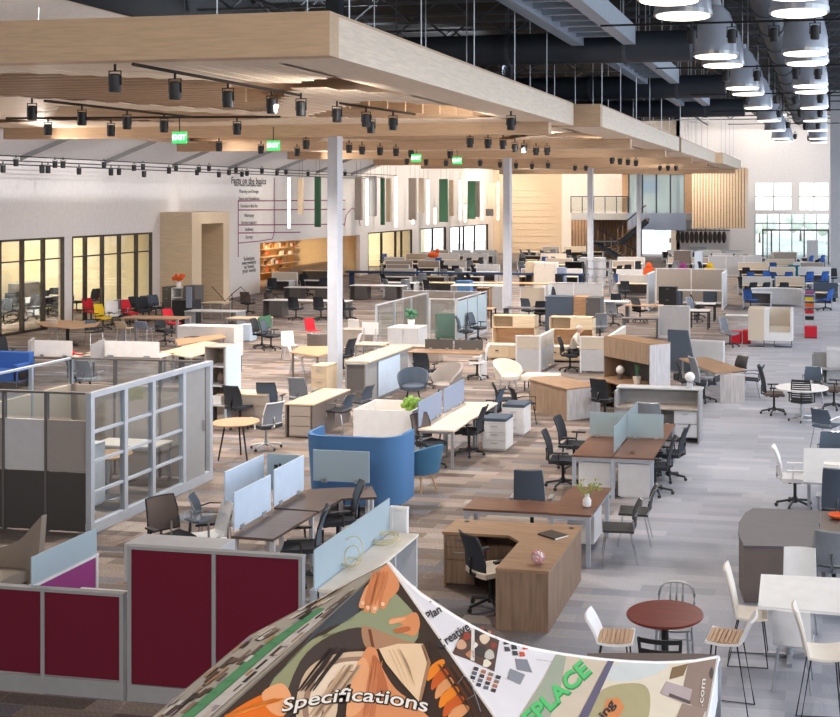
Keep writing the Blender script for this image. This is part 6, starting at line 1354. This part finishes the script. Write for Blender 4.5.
D([(421, 646), (424, 646), (431, 664), (421, 704), (419, 700), (427, 664)], (168, 128, 100), 8, 0)
D([(428, 640), (440, 655), (460, 690), (480, 730), (432, 730), (424, 700), (432, 668)], (60, 44, 38), 4, 0)
for i in range(6): D([(430 + i * 4, 668 + i * 9), (442 + i * 4, 660 + i * 9), (444 + i * 5, 666 + i * 9), (428 + i * 4, 682 + i * 9)], ((240, 140, 40), (206, 96, 40), (224, 160, 110))[i % 3], 5)
D([(210, 730), (248, 702), (282, 690), (284, 712), (276, 740), (220, 745)], (232, 120, 34), 3); D([(262, 694), (282, 684), (292, 700), (284, 716), (270, 712)], (240, 172, 124), 4)
rn = random.Random(33)
for x0_, y0_, x1_, y1_, n__, c0 in ((372, 574, 364, 604, 7, (206, 132, 88)), (312, 716, 346, 668, 10, (196, 168, 142)), (362, 715, 370, 664, 6, (204, 128, 88)), (390, 652, 404, 684, 6, (216, 186, 152)), (440, 668, 470, 714, 8, (96, 58, 40)), (226, 716, 272, 700, 7, (244, 150, 64)), (300, 690, 330, 650, 6, (52, 44, 44))):
    for i in range(n__):
        a = i / n__; ox = rn.uniform(-3, 3) + a * 14; D([(x0_ + ox, y0_), (x0_ + ox + 1.4, y0_ + .4), ((x0_ + x1_) / 2 + ox + 2.2 + rn.uniform(-1, 1), (y0_ + y1_) / 2), (x1_ + ox + .8, y1_ + rn.uniform(0, 4)), (x1_ + ox, y1_), ((x0_ + x1_) / 2 + ox + rn.uniform(-1, 1), (y0_ + y1_) / 2)], tuple(max(0, min(255, k + rn.randint(-14, 14) * 1)) for k in [c0]*1) if 0 else c0, 9)
for x, y, q in ((363, 605, 0), (368, 609.5, 0), (375, 610.5, 0), (383, 606, 0)): D([(x - 1.6, y - 2), (x + 1.4, y - 2), (x + 1.6, y + .8), (x, y + 1.8), (x - 1.6, y + .6)], (244, 204, 176), 10)
for bold, c, lv, off in ((.06, (44, 36, 34), 10, 1), (.012, (240, 238, 236), 12, 0)): decal_text(FF, 'Specifications', 281 + off, 714, 146, 0, 19, c, pf, lv, bold, 4, curve=11)
# ---- right panel print
G = lambda pts, c, lv=1, sm=0: decal(FG, pts, c, pr, lv, smooth_=sm)
decal_text(FG, 'Plan', 427.5, 622, 14, -9.5, 12, (46, 46, 50), pr, 4, .02, up=(-.45, -.9)); decal_text(FG, 'Creative', 440, 650, 30, -20, 13, (46, 46, 50), pr, 4, .02, up=(-.5, -.86))
G([(429, 602), (434, 600), (439, 602), (438, 603), (434, 601.5), (430, 603)], (60, 60, 64), 3)
G([(452, 654), (462, 633), (482, 628), (499, 641), (494, 672), (471, 661)], (88, 62, 50), 2)
for i, (x, y, r_, c) in enumerate([(461, 645, 5, (206, 160, 130)), (466, 637, 4, (150, 60, 40)), (476, 636, 4, (54, 44, 40)), (484, 640, 5, (224, 200, 176)), (480, 652, 6, (60, 50, 46)), (470, 655, 4, (184, 120, 84)), (489, 655, 5, (196, 190, 178)), (486, 664, 4, (230, 220, 200)), (493, 646, 3, (140, 60, 46)), (474, 646, 3, (236, 226, 214))]):
    G([(x + r_ * math.cos(a) * (1 + .3 * math.sin(3 * a + i)), y + r_ * math.sin(a)) for a in [q * math.pi / 4 for q in range(8)]], c, 3 + i % 2, 1)
G([(470, 661), (471, 629), (474, 629), (474, 662)], (222, 214, 206), 4)
for i in range(4):
    for j in range(4):
        x = 474 + i * 7.4 - j * 1.6; y = 667 + i * 2.8 + j * 4.4
        G([(x, y), (x + 4.6, y + 1.2), (x + 3.6, y + 4.4), (x - 1, y + 3.2)], [(64, 50, 46), (140, 110, 92), (96, 96, 104), (176, 110, 84), (52, 56, 66)][(i * 3 + j * 2) % 5], 2)
for i in range(5): x = 481 + i * 3.4; G([(x, 627 + i * 2.1), (x + 2.4, 628 + i * 2.1), (x + 2, 631 + i * 2.1), (x - .6, 630 + i * 2.1)], [(150, 70, 50), (80, 60, 54), (190, 140, 110)][i % 3], 5)
for i, (x, y, c) in enumerate([(503, 640, (58, 56, 62)), (509, 639, (84, 80, 86)), (504, 647, (70, 68, 74)), (511, 645, (50, 48, 54)), (517, 642, (92, 88, 94)), (512, 651, (66, 62, 68)), (522, 645, (196, 60, 44)), (519, 652, (206, 80, 56))]): G([(x, y), (x + 5, y + .6), (x + 6, y + 4.6), (x + .6, y + 5)], c, 2)
G([(515, 659), (527, 660), (532, 673), (517, 670)], (130, 132, 140), 2); G([(510, 669), (525, 675), (520, 685), (507, 679)], (138, 140, 148), 2)
for p in (((463, 676), (470, 682)), ((470, 682), (480, 712)), ((463, 676), (457, 684)), ((466, 700), (476, 694)), ((536, 660), (552, 662))): G([p[0], (p[0][0] + .8, p[0][1]), (p[1][0] + .8, p[1][1]), p[1]], (120, 120, 126), 2)
G([(556, 654.5), (611, 661), (576, 722), (566, 740), (508, 740), (522, 712), (540, 684)], (206, 190, 168), 1)
G([(556, 655), (566, 657), (560, 690), (545, 730), (512, 735), (524, 710), (541, 684)], (160, 166, 146), 2)
decal_text(FG, 'REPLACE', 519, 740, 72, -68, 24, (84, 196, 110), pr, 4, .03, up=(-.62, -.72)); decal_text(FG, 'REPLACE', 520, 741, 72, -68, 24, (52, 140, 80), pr, 3, .045, up=(-.62, -.72))
G([(608, 660.5), (614, 661), (586, 722), (572, 745), (563, 745), (576, 722)], (96, 88, 112), 3)
G([(614, 661), (690, 662), (716, 658), (712, 680), (704, 720), (680, 750), (572, 750), (586, 722)], (222, 208, 186), 1)
G([(602, 690), (640, 684), (650, 700), (640, 730), (590, 735), (588, 720)], (172, 160, 118), 2, 1); G([(616, 664), (668, 665), (640, 680), (606, 680)], (206, 208, 206), 2, 1)
G([(606, 700), (618, 698), (624, 708), (616, 722), (600, 722)], (212, 130, 70), 3); decal_text(FG, 'ing', 603, 721, 12, -16, 12, (40, 34, 34), pr, 5, .03, up=(-.7, -.7))
G([(688, 664), (716, 659), (713, 684), (706, 712), (680, 700)], (142, 118, 104), 2); G([(672, 668), (688, 664), (683, 676), (669, 680)], (126, 96, 60), 3); G([(666, 682), (692, 690), (688, 706), (660, 694)], (178, 160, 160), 4); G([(669, 694), (690, 702), (689, 705), (668, 697)], (80, 66, 62), 5); G([(682, 704), (706, 709), (700, 724), (676, 718)], (150, 126, 112), 3)
decal_text(FG, '.com', 702, 708, 3, -28, 7, (226, 220, 212), pr, 6, .01, up=(-1, -.1)); G([(711, 668), (713, 672), (711, 680), (709, 674)], (70, 56, 52), 4, 1)
# ---- left panel print: stripes of small pictures
def edgeL(t): return lpx((388, 563), (250, 636), t * 2.0) if t < .5 else lpx((250, 636), (146, 723), (t - .5) * 2)
def edgeR(t): return lpx((388, 563), (206, 722), t)
def fl(x, y):
    return FL1 if (y - 636) * (-40 - 250) - (x - 250) * (950 - 636) < 0 else FL2
def LQ(t0, t1, a0, a1, c, lv):
    p = [lpx(edgeL(t0), edgeR(t0), a0), lpx(edgeL(t1), edgeR(t1), a0), lpx(edgeL(t1), edgeR(t1), a1), lpx(edgeL(t0), edgeR(t0), a1)]
    cx_ = sum(q[0] for q in p) / 4; cy_ = sum(q[1] for q in p) / 4; d1 = (PT['A'][1] - 0)
    s1 = (cx_ - 250) * (950 - 636) - (cy_ - 636) * (-40 - 250)
    decal(FL1 if s1 > 0 else FL2, p, c, pl, lv + (4 if 1 else 0))
rn = random.Random(21); pal = [(92, 72, 60), (150, 126, 108), (60, 54, 52), (222, 212, 200), (176, 160, 176), (190, 150, 116), (120, 100, 90), (236, 232, 228)]
for i in range(9): LQ(.3 + i * .075, .38 + i * .075, .5, .72, (98, 168, 120), 1)
for i in range(9): LQ(.3 + i * .075, .38 + i * .075, .74, .99, (228, 224, 222), 1)
for i in range(84):
    t0 = .12 + .84 * rn.random(); a = rn.random(); a = a * .46 if rn.random() < .8 else .78 + .15 * a; LQ(t0, min(1, t0 + rn.uniform(.03, .07)), a, a + rn.uniform(.03, .1), rn.choice(pal), 2 + i % 4)
tag(tent, 'pop-up tent with a picture-printed roof in the foreground, showing hands, pages and lettering', 'tent')
